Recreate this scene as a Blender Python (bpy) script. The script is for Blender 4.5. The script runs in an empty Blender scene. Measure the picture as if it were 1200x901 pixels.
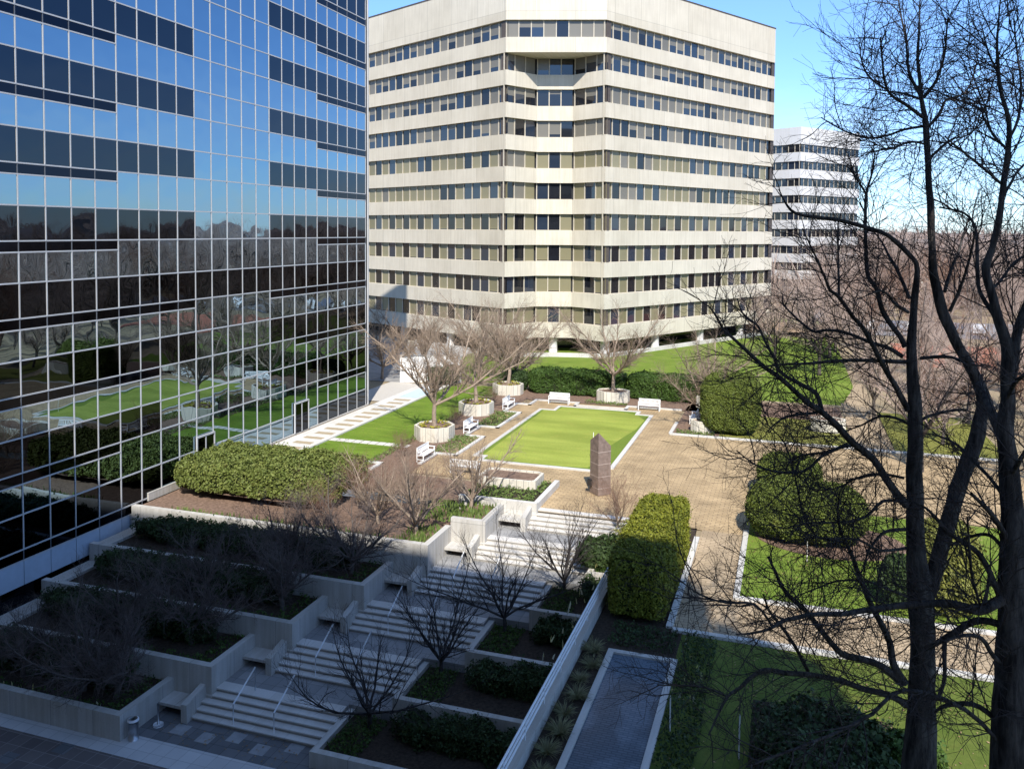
import bpy, math, random
import numpy as np
from mathutils import Matrix, Vector

rad = math.radians
scene = bpy.context.scene
COL = scene.collection

# ------------------------------------------------------------------ camera model (a = metres, u right of the glass facade, v along it)
F = 985.0; CAMZ = 15.0; HOR = 271.0; YAW = rad(18.36); PITCH = rad(2.25); ROLL = 0.006
fwd0 = np.array([-math.sin(YAW), math.cos(YAW), 0.0]); rgt0 = np.array([math.cos(YAW), math.sin(YAW), 0.0]); up0 = np.array([0, 0, 1.0])
fwd = fwd0 * math.cos(PITCH) - up0 * math.sin(PITCH)
upv = up0 * math.cos(PITCH) + fwd0 * math.sin(PITCH)
rgt = rgt0 * math.cos(ROLL) + upv * math.sin(ROLL)
upc = upv * math.cos(ROLL) - rgt0 * math.sin(ROLL)
PY = HOR + F * math.tan(PITCH)
CAM = np.array([0, 0, CAMZ])

def ray(px, py):
    return fwd + rgt * (px - 600.0) / F - upc * (py - PY) / F

def G(px, py, z=0.0):
    r = ray(px, py); t = (z - CAMZ) / r[2]
    p = CAM + r * t
    return float(p[0]), float(p[1])

# ------------------------------------------------------------------ scene helpers
def tag(o, label=None, cat=None, group=None, kind=None):
    if label: o['label'] = label
    if cat: o['category'] = cat
    if group: o['group'] = group
    if kind: o['kind'] = kind
    return o

def thing(name, label, cat, loc=(0, 0, 0), rz=0.0, group=None):
    o = bpy.data.objects.new(name, None); COL.objects.link(o)
    o.empty_display_size = 0.3
    o.location = loc; o.rotation_euler = (0, 0, rz)
    return tag(o, label, cat, group)

def copy_tree(o, parent=None):
    c = o.copy(); COL.objects.link(c)
    if parent is not None: c.parent = parent
    for ch in list(o.children): copy_tree(ch, c)
    return c

class MB:
    def __init__(s):
        s.V = []; s.F = []; s.M = []
    def add(s, vs, fs, m=0):
        b = len(s.V); s.V.extend(tuple(map(float, v)) for v in vs)
        for f in fs: s.F.append(tuple(b + i for i in f)); s.M.append(m)
        return s
    def quad(s, a, b, c, d, m=0): return s.add([a, b, c, d], [(0, 1, 2, 3)], m)
    def box(s, x0, x1, y0, y1, z0, z1, m=0):
        return s.add([(x0, y0, z0), (x1, y0, z0), (x1, y1, z0), (x0, y1, z0), (x0, y0, z1), (x1, y0, z1), (x1, y1, z1), (x0, y1, z1)],
                     [(3, 2, 1, 0), (4, 5, 6, 7), (0, 1, 5, 4), (1, 2, 6, 5), (2, 3, 7, 6), (3, 0, 4, 7)], m)
    def prism(s, poly, z0, z1, m=0, mt=None, cap=True):
        n = len(poly)
        b = len(s.V)
        s.V.extend((float(p[0]), float(p[1]), float(z0)) for p in poly); s.V.extend((float(p[0]), float(p[1]), float(z1)) for p in poly)
        for i in range(n):
            j = (i + 1) % n
            s.F.append((b + i, b + j, b + n + j, b + n + i)); s.M.append(m)
        if cap:
            s.F.append(tuple(b + n + i for i in range(n))); s.M.append(m if mt is None else mt)
            s.F.append(tuple(b + i for i in reversed(range(n)))); s.M.append(m)
        return s
    def loft(s, p0, z0, p1, z1, m=0):
        n = len(p0); b = len(s.V)
        s.V.extend((p[0], p[1], z0) for p in p0); s.V.extend((p[0], p[1], z1) for p in p1)
        for i in range(n):
            j = (i + 1) % n
            s.F.append((b + i, b + j, b + n + j, b + n + i)); s.M.append(m)
        s.F.append(tuple(b + n + i for i in range(n))); s.M.append(m)
        s.F.append(tuple(b + i for i in reversed(range(n)))); s.M.append(m)
        return s
    def obox(s, c, d, l0, l1, w0, w1, z0, z1, m=0):
        # box along unit direction d (2D); w measured to the left of d
        n = (-d[1], d[0])
        P = [(c[0] + d[0] * a + n[0] * w, c[1] + d[1] * a + n[1] * w) for a, w in ((l0, w0), (l1, w0), (l1, w1), (l0, w1))]
        return s.prism(P, z0, z1, m)
    def tube(s, pts, r, n=8, m=0):
        pts = [np.array(p, float) for p in pts]
        rs = r if hasattr(r, '__len__') else [r] * len(pts)
        b = len(s.V)
        for i, p in enumerate(pts):
            t = pts[min(i + 1, len(pts) - 1)] - pts[max(i - 1, 0)]; t = t / (np.linalg.norm(t) + 1e-9)
            a = np.cross(t, (0, 0, 1.0) if abs(t[2]) < 0.9 else (1.0, 0, 0)); a /= np.linalg.norm(a); c = np.cross(t, a)
            for k in range(n):
                q = p + rs[i] * (a * math.cos(2 * math.pi * k / n) + c * math.sin(2 * math.pi * k / n))
                s.V.append(tuple(q))
        for i in range(len(pts) - 1):
            for k in range(n):
                k2 = (k + 1) % n
                s.F.append((b + i * n + k, b + i * n + k2, b + (i + 1) * n + k2, b + (i + 1) * n + k)); s.M.append(m)
        s.F.append(tuple(b + k for k in range(n))); s.M.append(m)
        e = b + (len(pts) - 1) * n
        s.F.append(tuple(e + k for k in reversed(range(n)))); s.M.append(m)
        return s
    def mesh(s, name, mats, smooth=False, off=(0, 0, 0)):
        me = bpy.data.meshes.new(name)
        V = np.array(s.V, float) - np.array(off, float)
        me.from_pydata([tuple(v) for v in V], [], s.F)
        for m in (mats if isinstance(mats, (list, tuple)) else [mats]): me.materials.append(m)
        me.polygons.foreach_set('material_index', s.M)
        if smooth: me.polygons.foreach_set('use_smooth', [True] * len(s.F))
        me.update()
        uv = me.uv_layers.new(name='UVMap').data
        W = np.array(s.V, float)
        for p in me.polygons:
            n = p.normal
            if abs(n.z) > 0.7:
                for li in p.loop_indices:
                    w = W[me.loops[li].vertex_index]; uv[li].uv = (w[0], w[1])
            else:
                l = math.hypot(n.x, n.y); tx, ty = -n.y / l, n.x / l
                for li in p.loop_indices:
                    w = W[me.loops[li].vertex_index]; uv[li].uv = (w[0] * tx + w[1] * ty, w[2])
        return me
    def build(s, name, mats, parent=None, smooth=False, world=True):
        # geometry in world metres; a parented part is stored relative to its (unrotated) thing
        off = (0, 0, 0)
        if parent is not None and world:
            q = parent; o = np.zeros(3)
            while q is not None:
                o += np.array(q.location); q = q.parent
            off = o
        ob = bpy.data.objects.new(name, s.mesh(name, mats, smooth, off)); COL.objects.link(ob)
        if parent is not None: ob.parent = parent
        return ob
    def solo(s, name, mats, label, cat, group=None, smooth=False, kind=None, loc=None):
        # a one-mesh top-level thing with its origin at its own base
        V = np.array(s.V, float)
        if loc is None: loc = ((V[:, 0].min() + V[:, 0].max()) / 2, (V[:, 1].min() + V[:, 1].max()) / 2, V[:, 2].min())
        ob = bpy.data.objects.new(name, s.mesh(name, mats, smooth, loc)); COL.objects.link(ob)
        ob.location = loc
        return tag(ob, label, cat, group, kind)

def struct(name, mb, mats, smooth=False):
    ob = mb.build(name, mats, None, smooth); ob['kind'] = 'structure'; return ob

def np_mesh(name, V, Fq, mats, midx=None, smooth=False):
    """fast mesh: V (n,3), Fq (m,k) constant polygon size"""
    me = bpy.data.meshes.new(name)
    V = np.asarray(V, np.float32); Fq = np.asarray(Fq, np.int32)
    n, (m, k) = len(V), Fq.shape
    me.vertices.add(n); me.vertices.foreach_set('co', V.ravel())
    me.loops.add(m * k); me.loops.foreach_set('vertex_index', Fq.ravel())
    me.polygons.add(m); me.polygons.foreach_set('loop_start', np.arange(0, m * k, k, dtype=np.int32))
    me.polygons.foreach_set('loop_total', np.full(m, k, np.int32))
    for mt in (mats if isinstance(mats, (list, tuple)) else [mats]): me.materials.append(mt)
    if midx is not None: me.polygons.foreach_set('material_index', np.asarray(midx, np.int32))
    if smooth: me.polygons.foreach_set('use_smooth', np.ones(m, bool))
    me.update(calc_edges=True)
    return me

def link(name, me, parent=None, loc=None):
    ob = bpy.data.objects.new(name, me); COL.objects.link(ob)
    if parent is not None: ob.parent = parent
    if loc is not None: ob.location = loc
    return ob

# ------------------------------------------------------------------ materials
def new_mat(name):
    m = bpy.data.materials.new(name); m.use_nodes = True
    nt = m.node_tree; b = nt.nodes['Principled BSDF']
    return m, nt, b

def N(nt, t, **kw):
    n = nt.nodes.new(t)
    for k, v in kw.items():
        if k in n.inputs.keys(): n.inputs[k].default_value = v
        else: setattr(n, k, v)
    return n

def rgb(c): return (c[0], c[1], c[2], 1.0)

def mixc(nt, fac, a, b, mode='MIX'):
    x = nt.nodes.new('ShaderNodeMix'); x.data_type = 'RGBA'; x.blend_type = mode
    for sock, v in ((x.inputs[0], fac), (x.inputs[6], a), (x.inputs[7], b)):
        if isinstance(v, (int, float)): sock.default_value = v
        elif isinstance(v, tuple): sock.default_value = v
        else: nt.links.new(v, sock)
    return x.outputs[2]

def ramp(nt, fac, p0, p1, c0=(0, 0, 0, 1), c1=(1, 1, 1, 1)):
    r = nt.nodes.new('ShaderNodeValToRGB'); nt.links.new(fac, r.inputs[0])
    r.color_ramp.elements[0].position = p0; r.color_ramp.elements[1].position = p1
    r.color_ramp.elements[0].color = c0; r.color_ramp.elements[1].color = c1
    return r.outputs[0]

def coords(nt, uv=True, scale=(1, 1, 1)):
    tc = nt.nodes.new('ShaderNodeTexCoord'); mp = nt.nodes.new('ShaderNodeMapping')
    nt.links.new(tc.outputs['UV' if uv else 'Object'], mp.inputs[0]); mp.inputs['Scale'].default_value = scale
    return mp.outputs[0]

def noise(nt, vec, scale, detail=4, rough=0.55):
    n = N(nt, 'ShaderNodeTexNoise', Scale=scale, Detail=detail, Roughness=rough)
    nt.links.new(vec, n.inputs['Vector']); return n.outputs['Fac']

def bump(nt, b, h, strength, dist=0.02):
    n = N(nt, 'ShaderNodeBump', Strength=strength, Distance=dist)
    nt.links.new(h, n.inputs['Height']); nt.links.new(n.outputs[0], b.inputs['Normal'])

def mat_plain(name, c, rough=0.7, var=0.15, scale=3.0, spec=0.3, metal=0.0, uv=False, fine=0.0):
    m, nt, b = new_mat(name)
    v = coords(nt, uv)
    n = noise(nt, v, scale, 5)
    col = mixc(nt, ramp(nt, n, 0.3, 0.7), rgb([x * (1 - var) for x in c]), rgb([min(1, x * (1 + var)) for x in c]))
    nt.links.new(col, b.inputs['Base Color'])
    b.inputs['Roughness'].default_value = rough; b.inputs['Metallic'].default_value = metal
    b.inputs['Specular IOR Level'].default_value = spec
    if fine: bump(nt, b, noise(nt, v, scale * 12, 3), fine)
    return m

def mat_concrete(name, c, joint=None, jw=0.012, streak=0.10, rough=0.8, blotch=0.10, jdark=0.55):
    """metric UV; vertical streaks, blotches and optional panel joints"""
    m, nt, b = new_mat(name)
    v = coords(nt, True)
    n1 = noise(nt, v, 0.35, 5)
    vs = coords(nt, True, (2.2, 0.12, 1)); n2 = noise(nt, vs, 1.6, 5, 0.65)
    n3 = noise(nt, v, 14, 3)
    col = mixc(nt, ramp(nt, n1, 0.3, 0.72), rgb([x * (1 - blotch) for x in c]), rgb([min(1, x * (1 + blotch)) for x in c]))
    col = mixc(nt, ramp(nt, n2, 0.35, 0.75), rgb((1 - streak, 1 - streak * 1.05, 1 - streak * 1.2)), (1, 1, 1, 1)) if False else \
        mixc(nt, 1.0, col, ramp(nt, n2, 0.36, 0.60, rgb((1 - streak, 1 - streak * 1.1, 1 - streak * 1.3)), (1, 1, 1, 1)), 'MULTIPLY')
    col = mixc(nt, 0.5, col, ramp(nt, n3, 0.3, 0.7, (0.86, 0.86, 0.86, 1), (1.05, 1.05, 1.05, 1)), 'MULTIPLY')
    if joint:
        br = N(nt, 'ShaderNodeTexBrick', Scale=1.0)
        br.offset = 0.0
        nt.links.new(v, br.inputs['Vector'])
        br.inputs['Brick Width'].default_value = joint[0]; br.inputs['Row Height'].default_value = joint[1]
        br.inputs['Mortar Size'].default_value = jw; br.inputs['Mortar Smooth'].default_value = 0.1
        br.inputs['Color1'].default_value = (1, 1, 1, 1); br.inputs['Color2'].default_value = (0.90, 0.89, 0.87, 1)
        br.inputs['Mortar'].default_value = (jdark, jdark, jdark, 1)
        col = mixc(nt, 1.0, col, br.outputs['Color'], 'MULTIPLY')
    nt.links.new(col, b.inputs['Base Color'])
    b.inputs['Roughness'].default_value = rough; b.inputs['Specular IOR Level'].default_value = 0.25
    bump(nt, b, n3, 0.15, 0.01)
    return m

def mat_brick(name, c1, c2, mortar, w, h, ms, rough=0.8, off=0.5, var=0.25, rot=0.0):
    m, nt, b = new_mat(name)
    v = coords(nt, True)
    if rot:
        v.node.inputs['Rotation'].default_value = (0, 0, rot)
    br = N(nt, 'ShaderNodeTexBrick', Scale=1.0); br.offset = off
    nt.links.new(v, br.inputs['Vector'])
    br.inputs['Brick Width'].default_value = w; br.inputs['Row Height'].default_value = h
    br.inputs['Mortar Size'].default_value = ms; br.inputs['Mortar Smooth'].default_value = 0.2
    br.inputs['Color1'].default_value = rgb(c1); br.inputs['Color2'].default_value = rgb(c2); br.inputs['Mortar'].default_value = rgb(mortar)
    n = noise(nt, v, 0.6, 6, 0.6)
    col = mixc(nt, 1.0, br.outputs['Color'], ramp(nt, n, 0.25, 0.75, rgb([1 - var] * 3), rgb([1 + var * 0.4] * 3)), 'MULTIPLY')
    nt.links.new(col, b.inputs['Base Color'])
    b.inputs['Roughness'].default_value = rough; b.inputs['Specular IOR Level'].default_value = 0.25
    bump(nt, b, br.outputs['Fac'], -0.3, 0.01)
    return m

def mat_lawn(name, c1, c2, stripe=None, blotch_scale=0.35):
    m, nt, b = new_mat(name)
    v = coords(nt, True)
    n1 = noise(nt, v, blotch_scale, 5, 0.6); n2 = noise(nt, v, 9, 4, 0.7); n3 = noise(nt, v, 45, 2)
    col = mixc(nt, ramp(nt, n1, 0.3, 0.7), rgb(c1), rgb(c2))
    if stripe:
        vs = coords(nt, True, stripe); ns = noise(nt, vs, 1.0, 3, 0.6)
        col = mixc(nt, 1.0, col, ramp(nt, ns, 0.35, 0.65, (0.78, 0.8, 0.7, 1), (1.15, 1.12, 1.1, 1)), 'MULTIPLY')
    n4 = noise(nt, v, 1.1, 6, 0.7)
    col = mixc(nt, ramp(nt, n4, 0.55, 0.78, (0, 0, 0, 1), (0.5, 0.5, 0.5, 1)), col, rgb((c2[0] * 1.35, c2[1] * 0.95, c2[2] * 1.2)))
    col = mixc(nt, 0.8, col, ramp(nt, n2, 0.3, 0.7, (0.7, 0.72, 0.6, 1), (1.2, 1.15, 1.2, 1)), 'MULTIPLY')
    col = mixc(nt, 0.7, col, ramp(nt, n3, 0.3, 0.7, (0.7, 0.7, 0.7, 1), (1.25, 1.25, 1.2, 1)), 'MULTIPLY')
    nt.links.new(col, b.inputs['Base Color'])
    b.inputs['Roughness'].default_value = 0.85; b.inputs['Specular IOR Level'].default_value = 0.15
    bump(nt, b, n3, 0.5, 0.03)
    return m

def mat_leaf(name, c1, c2, rough=0.6, spec=0.25, trans=0.0):
    m, nt, b = new_mat(name)
    g = nt.nodes.new('ShaderNodeNewGeometry')
    n = noise(nt, coords(nt, False), 1.3, 3)
    col = mixc(nt, g.outputs['Random Per Island'], rgb(c1), rgb(c2))
    col = mixc(nt, 0.6, col, ramp(nt, n, 0.3, 0.7, (0.75, 0.78, 0.7, 1), (1.2, 1.15, 1.1, 1)), 'MULTIPLY')
    n2 = noise(nt, coords(nt, False), 0.9, 5, 0.7)
    col = mixc(nt, ramp(nt, n2, 0.60, 0.72, (0, 0, 0, 1), (0.55, 0.55, 0.55, 1)), col, rgb((c2[0] * 1.15, c2[1] * 0.82, c2[2])))
    nt.links.new(col, b.inputs['Base Color'])
    b.inputs['Roughness'].default_value = rough; b.inputs['Specular IOR Level'].default_value = spec
    return m

def mat_mirror(name, tint, rough=0.004, wav=0.02):
    m, nt, b = new_mat(name)
    b.inputs['Base Color'].default_value = rgb(tint); b.inputs['Metallic'].default_value = 1.0; b.inputs['Roughness'].default_value = rough
    n = noise(nt, coords(nt, True, (1, 1, 1)), 0.55, 1)
    bump(nt, b, n, wav, 0.1)
    return m

M = {}
M['tower'] = mat_concrete('precast_concrete', (0.635, 0.588, 0.49), joint=(4.6, 40.0), jw=0.03, streak=0.10, blotch=0.07, jdark=0.72)
M['soffit'] = mat_plain('soffit_concrete', (0.45, 0.41, 0.33), 0.8, 0.08)
M['white_office'] = mat_concrete('white_precast', (0.66, 0.655, 0.645), joint=(6, 40), streak=0.05, blotch=0.03, jdark=0.85)
M['tower_core'] = mat_plain('dark_interior', (0.03, 0.03, 0.032), 0.7)
M['tower_frame'] = mat_plain('bronze_window_frame', (0.50, 0.45, 0.36), 0.5, 0.1)
M['dark_panel'] = mat_plain('dark_bronze_panel', (0.085, 0.07, 0.06), 0.5, 0.15)
def mat_glass_dark(name, c, spec=0.6, rough=0.03):
    m, nt, b = new_mat(name)
    b.inputs['Base Color'].default_value = rgb(c); b.inputs['Roughness'].default_value = rough; b.inputs['Specular IOR Level'].default_value = spec
    bump(nt, b, noise(nt, coords(nt, True), 0.7, 1), 0.02, 0.1)
    return m
M['win_dark'] = mat_glass_dark('tinted_window', (0.012, 0.013, 0.017), 0.7)
M['win_blue'] = mat_glass_dark('blue_window', (0.02, 0.03, 0.05), 0.9)
def mat_blind(name, c1, c2):
    m, nt, b = new_mat(name)
    g = nt.nodes.new('ShaderNodeNewGeometry')
    col = mixc(nt, g.outputs['Random Per Island'], rgb(c1), rgb(c2))
    w = N(nt, 'ShaderNodeTexWave', Scale=2.6, Distortion=0.2); nt.links.new(coords(nt, True), w.inputs['Vector'])
    col = mixc(nt, 0.18, col, w.outputs['Color'], 'MULTIPLY')
    nt.links.new(col, b.inputs['Base Color']); b.inputs['Roughness'].default_value = 0.3; b.inputs['Specular IOR Level'].default_value = 0.5
    return m
M['blind'] = mat_blind('window_blind', (0.155, 0.145, 0.12), (0.21, 0.195, 0.16))
M['curtain'] = mat_blind('window_curtain', (0.19, 0.17, 0.095), (0.27, 0.245, 0.15))
M['mirror'] = mat_mirror('reflective_pane', (0.23, 0.325, 0.405), 0.004, 0.12)
M['mirror_dim'] = mat_mirror('tinted_pane', (0.045, 0.056, 0.072), 0.01, 0.12)
M['strip'] = mat_mirror('dark_strip_pane', (0.02, 0.024, 0.035), 0.05)
M['alu_dark'] = mat_plain('dark_mullion', (0.12, 0.13, 0.15), 0.4, 0.05, 2, 0.5)
M['alu'] = mat_plain('white_aluminium', (0.46, 0.465, 0.475), 0.4, 0.05, 2, 0.5)
M['panel_blue'] = mat_plain('pale_metal_panel', (0.42, 0.50, 0.60), 0.4, 0.05)
M['white_paint'] = mat_plain('white_paint', (0.80, 0.80, 0.79), 0.55, 0.05)
M['white_curb'] = mat_concrete('white_kerb', (0.60, 0.585, 0.55), joint=(0.9, 40), streak=0.06, blotch=0.08, jdark=0.75)
M['pot'] = mat_concrete('planter_concrete', (0.70, 0.66, 0.57), joint=(0.42, 40), jw=0.03, streak=0.15, blotch=0.08, jdark=0.6)
M['wall'] = mat_concrete('terrace_concrete', (0.56, 0.545, 0.515), joint=(2.1, 40), jw=0.015, streak=0.18, blotch=0.10, jdark=0.6)
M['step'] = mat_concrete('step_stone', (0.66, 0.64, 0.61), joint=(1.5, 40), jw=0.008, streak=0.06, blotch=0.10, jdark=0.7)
M['riser'] = mat_concrete('shaded_riser_stone', (0.36, 0.34, 0.31), streak=0.08)  # darker than the treads: shade on the risers is put into the colour
M['odd'] = mat_plain('odd_paver', (0.30, 0.305, 0.31), 0.8, 0.15, 3)
M['slate'] = mat_brick('landing_pavers', (0.25, 0.25, 0.25), (0.33, 0.325, 0.32), (0.14, 0.14, 0.14), 0.62, 0.62, 0.01, off=0.0, var=0.2)
M['plaza_dark'] = mat_brick('dark_pavers', (0.125, 0.105, 0.10), (0.17, 0.145, 0.135), (0.28, 0.25, 0.23), 0.62, 0.62, 0.012, off=0.0, var=0.2)
M['plaza_slate'] = mat_brick('slate_pavers', (0.125, 0.13, 0.135), (0.19, 0.19, 0.195), (0.07, 0.07, 0.07), 0.62, 0.62, 0.01, off=0.0, var=0.2)
M['plaza_light'] = mat_brick('light_pavers', (0.50, 0.50, 0.495), (0.58, 0.575, 0.565), (0.32, 0.32, 0.32), 0.62, 0.62, 0.01, off=0.0, var=0.15)
M['tan_brick'] = mat_brick('tan_brick_paving', (0.51, 0.375, 0.215), (0.42, 0.305, 0.17), (0.27, 0.20, 0.12), 0.46, 0.22, 0.025, off=0.5, var=0.38)
M['path_brick'] = mat_brick('path_brick', (0.47, 0.36, 0.235), (0.38, 0.29, 0.185), (0.25, 0.19, 0.12), 0.46, 0.22, 0.02, off=0.5, var=0.3)
M['walk_light'] = mat_brick('walk_pavers', (0.60, 0.58, 0.53), (0.66, 0.63, 0.58), (0.42, 0.40, 0.36), 1.3, 1.3, 0.02, off=0.0, var=0.15)
M['walk_brown'] = mat_plain('walk_aggregate', (0.36, 0.29, 0.19), 0.9, 0.15, 8, 0.2, fine=0.3)
M['gravel'] = mat_plain('pale_gravel', (0.50, 0.47, 0.42), 0.95, 0.3, 16, 0.1, fine=0.8)
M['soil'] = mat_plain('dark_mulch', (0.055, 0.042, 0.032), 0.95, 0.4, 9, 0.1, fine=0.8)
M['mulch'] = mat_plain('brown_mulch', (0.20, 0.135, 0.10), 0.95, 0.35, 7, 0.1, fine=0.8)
M['lawn'] = mat_lawn('left_lawn', (0.115, 0.195, 0.022), (0.165, 0.25, 0.034), stripe=(0.35, 1.3, 1))
M['green'] = mat_lawn('putting_green', (0.265, 0.325, 0.06), (0.31, 0.365, 0.078), stripe=(0.12, 0.5, 1), blotch_scale=0.2)
M['green_dark'] = mat_lawn('green_collar', (0.135, 0.20, 0.03), (0.16, 0.225, 0.036), blotch_scale=0.2)
M['lawn2'] = mat_lawn('right_lawn', (0.115, 0.185, 0.022), (0.18, 0.24, 0.042), blotch_scale=0.5)
M['lawn_shaded'] = mat_lawn('lower_lawn', (0.075, 0.115, 0.018), (0.13, 0.16, 0.034), blotch_scale=0.6)  # right lawn's green darkened; shade on this lawn is put into its colour
M['ground'] = mat_lawn('winter_grass', (0.29, 0.24, 0.15), (0.34, 0.27, 0.19), blotch_scale=0.06)
M['clay'] = mat_plain('red_clay', (0.42, 0.15, 0.09), 0.95, 0.2, 0.4)
M['asphalt'] = mat_plain('pale_asphalt', (0.22, 0.22, 0.23), 0.9, 0.15, 0.7)
M['steel'] = mat_plain('brushed_steel', (0.45, 0.46, 0.48), 0.35, 0.1, 6, 0.5, 0.9)
M['rail_white'] = mat_plain('pale_rail_metal', (0.78, 0.79, 0.80), 0.4, 0.05, 4, 0.5, 0.0)
M['granite'] = mat_plain('brown_granite', (0.195, 0.145, 0.12), 0.55, 0.28, 5, 0.35, fine=0.2)
M['joint'] = mat_plain('stone_joint', (0.36, 0.29, 0.25), 0.7, 0.1)
M['bark'] = mat_plain('grey_bark', (0.10, 0.085, 0.075), 0.9, 0.35, 5, 0.15, fine=0.6)
def mat_bark(name, c1, c2):
    m, nt, b = new_mat(name)
    v = coords(nt, False, (9, 9, 1.6)); n = noise(nt, v, 1.0, 6, 0.7); n2 = noise(nt, coords(nt, False), 0.9, 4)
    col = mixc(nt, ramp(nt, n, 0.38, 0.62), rgb(c1), rgb(c2)); col = mixc(nt, 0.6, col, ramp(nt, n2, 0.3, 0.7, (0.6, 0.62, 0.62, 1), (1.3, 1.28, 1.2, 1)), 'MULTIPLY')
    nt.links.new(col, b.inputs['Base Color']); b.inputs['Roughness'].default_value = 0.95; b.inputs['Specular IOR Level'].default_value = 0.1
    bump(nt, b, n, 1.0, 0.05); return m
M['bark_big'] = mat_bark('ridged_bark', (0.020, 0.019, 0.020), (0.085, 0.079, 0.077))
M['bark_dark'] = mat_plain('dark_bark', (0.060, 0.056, 0.056), 0.95, 0.55, 5, 0.1, fine=0.7)
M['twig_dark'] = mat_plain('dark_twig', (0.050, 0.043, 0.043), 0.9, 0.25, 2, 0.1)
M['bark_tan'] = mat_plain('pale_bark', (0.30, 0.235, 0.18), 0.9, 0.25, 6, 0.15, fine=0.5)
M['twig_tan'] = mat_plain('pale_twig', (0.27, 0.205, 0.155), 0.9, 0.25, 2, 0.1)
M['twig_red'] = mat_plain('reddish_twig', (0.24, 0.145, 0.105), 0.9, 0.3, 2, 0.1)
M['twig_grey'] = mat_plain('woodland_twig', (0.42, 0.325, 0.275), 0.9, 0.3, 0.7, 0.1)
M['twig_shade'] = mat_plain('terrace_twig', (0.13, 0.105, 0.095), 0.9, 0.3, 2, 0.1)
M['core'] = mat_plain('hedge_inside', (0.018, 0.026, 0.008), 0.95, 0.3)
M['leaf_yew'] = mat_leaf('yew_leaf', (0.08, 0.112, 0.018), (0.135, 0.165, 0.032))
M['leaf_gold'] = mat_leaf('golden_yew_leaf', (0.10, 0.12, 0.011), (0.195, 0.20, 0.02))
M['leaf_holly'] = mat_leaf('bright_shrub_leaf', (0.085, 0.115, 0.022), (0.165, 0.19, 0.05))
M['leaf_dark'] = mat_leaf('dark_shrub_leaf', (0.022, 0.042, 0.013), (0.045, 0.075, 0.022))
M['leaf_hedge'] = mat_leaf('back_hedge_leaf', (0.032, 0.068, 0.012), (0.065, 0.115, 0.02))
M['leaf_olive'] = mat_leaf('olive_leaf', (0.13, 0.14, 0.03), (0.20, 0.205, 0.05))
M['leaf_bulb'] = mat_leaf('bulb_leaf', (0.075, 0.125, 0.028), (0.15, 0.205, 0.055))
M['leaf_grass'] = mat_leaf('pale_grass_blade', (0.17, 0.17, 0.085), (0.28, 0.26, 0.14))
M['leaf_pansy'] = mat_leaf('yellow_pansy', (0.35, 0.28, 0.02), (0.20, 0.24, 0.04))
M['leaf_litter'] = mat_leaf('fallen_leaf', (0.22, 0.13, 0.06), (0.34, 0.24, 0.13))
M['petal'] = mat_leaf('pale_petal', (0.55, 0.55, 0.45), (0.6, 0.55, 0.2))
M['roof'] = mat_plain('grey_roof', (0.16, 0.15, 0.15), 0.9, 0.2, 1)
M['house_white'] = mat_plain('white_siding', (0.68, 0.67, 0.64), 0.8, 0.06)
M['house_tan'] = mat_plain('tan_siding', (0.48, 0.40, 0.32), 0.8, 0.06)
def mat_water():
    m, nt, b = new_mat('pool_water_surface')
    v = coords(nt, True)
    br = N(nt, 'ShaderNodeTexBrick', Scale=1.0); br.offset = 0.5; nt.links.new(v, br.inputs['Vector'])
    br.inputs['Brick Width'].default_value = 0.3; br.inputs['Row Height'].default_value = 0.11; br.inputs['Mortar Size'].default_value = 0.02
    br.inputs['Color1'].default_value = (0.12, 0.15, 0.18, 1); br.inputs['Color2'].default_value = (0.15, 0.18, 0.215, 1); br.inputs['Mortar'].default_value = (0.09, 0.115, 0.145, 1)
    pw = noise(nt, coords(nt, True, (0.8, 0.5, 1)), 0.8, 1); pc = mixc(nt, 1.0, br.outputs['Color'], ramp(nt, pw, 0.47, 0.53, (0.72, 0.72, 0.72, 1), (1.05, 1.05, 1.05, 1)), 'MULTIPLY')
    nt.links.new(pc, b.inputs['Base Color'])
    b.inputs['Roughness'].default_value = 0.16; b.inputs['IOR'].default_value = 1.33; b.inputs['Specular IOR Level'].default_value = 0.12
    bump(nt, b, noise(nt, v, 2.0, 2), 0.05, 0.03)
    return m
M['water'] = mat_water()

# ------------------------------------------------------------------ foliage and tree generators
def leaf_cards(rng, P, Nrm, size, flat=0.55, aspect=0.6):
    """diamond leaf faces at P, normals blended with random directions"""
    n = len(P)
    R = rng.normal(size=(n, 3)); R /= np.linalg.norm(R, axis=1)[:, None]
    nn = Nrm * flat + R * (1 - flat); nn /= np.linalg.norm(nn, axis=1)[:, None] + 1e-9
    T = np.cross(nn, rng.normal(size=(n, 3))); T /= np.linalg.norm(T, axis=1)[:, None] + 1e-9
    B = np.cross(nn, T)
    s = size * rng.uniform(0.6, 1.35, size=(n, 1))
    V = np.stack([P - T * s, P + B * s * aspect, P + T * s, P - B * s * aspect], 1).reshape(-1, 3)
    Fq = np.arange(4 * n).reshape(n, 4)
    return V, Fq

def sup_surface(rng, n, dims, k, noise_a, seed):
    """points on a rounded box of half sizes dims, exponent k, lumpy outline"""
    a = np.array([dims[1] * dims[2], dims[0] * dims[2], dims[0] * dims[1]]); a = a / a.sum()
    ax = rng.choice(3, size=n, p=a); P = rng.uniform(-1, 1, size=(n, 3))
    P[np.arange(n), ax] = np.where(rng.random(n) < 0.5, -1, 1)
    d = np.sum(np.abs(P) ** k, 1) ** (1.0 / k); P = P / d[:, None]
    Nn = np.sign(P) * np.abs(P) ** (k - 1) / np.array(dims); Nn /= np.linalg.norm(Nn, axis=1)[:, None]
    Q = P * np.array(dims)
    Q = Q + Nn * lump(Q, seed)[:, None] * noise_a
    return Q, Nn

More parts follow.
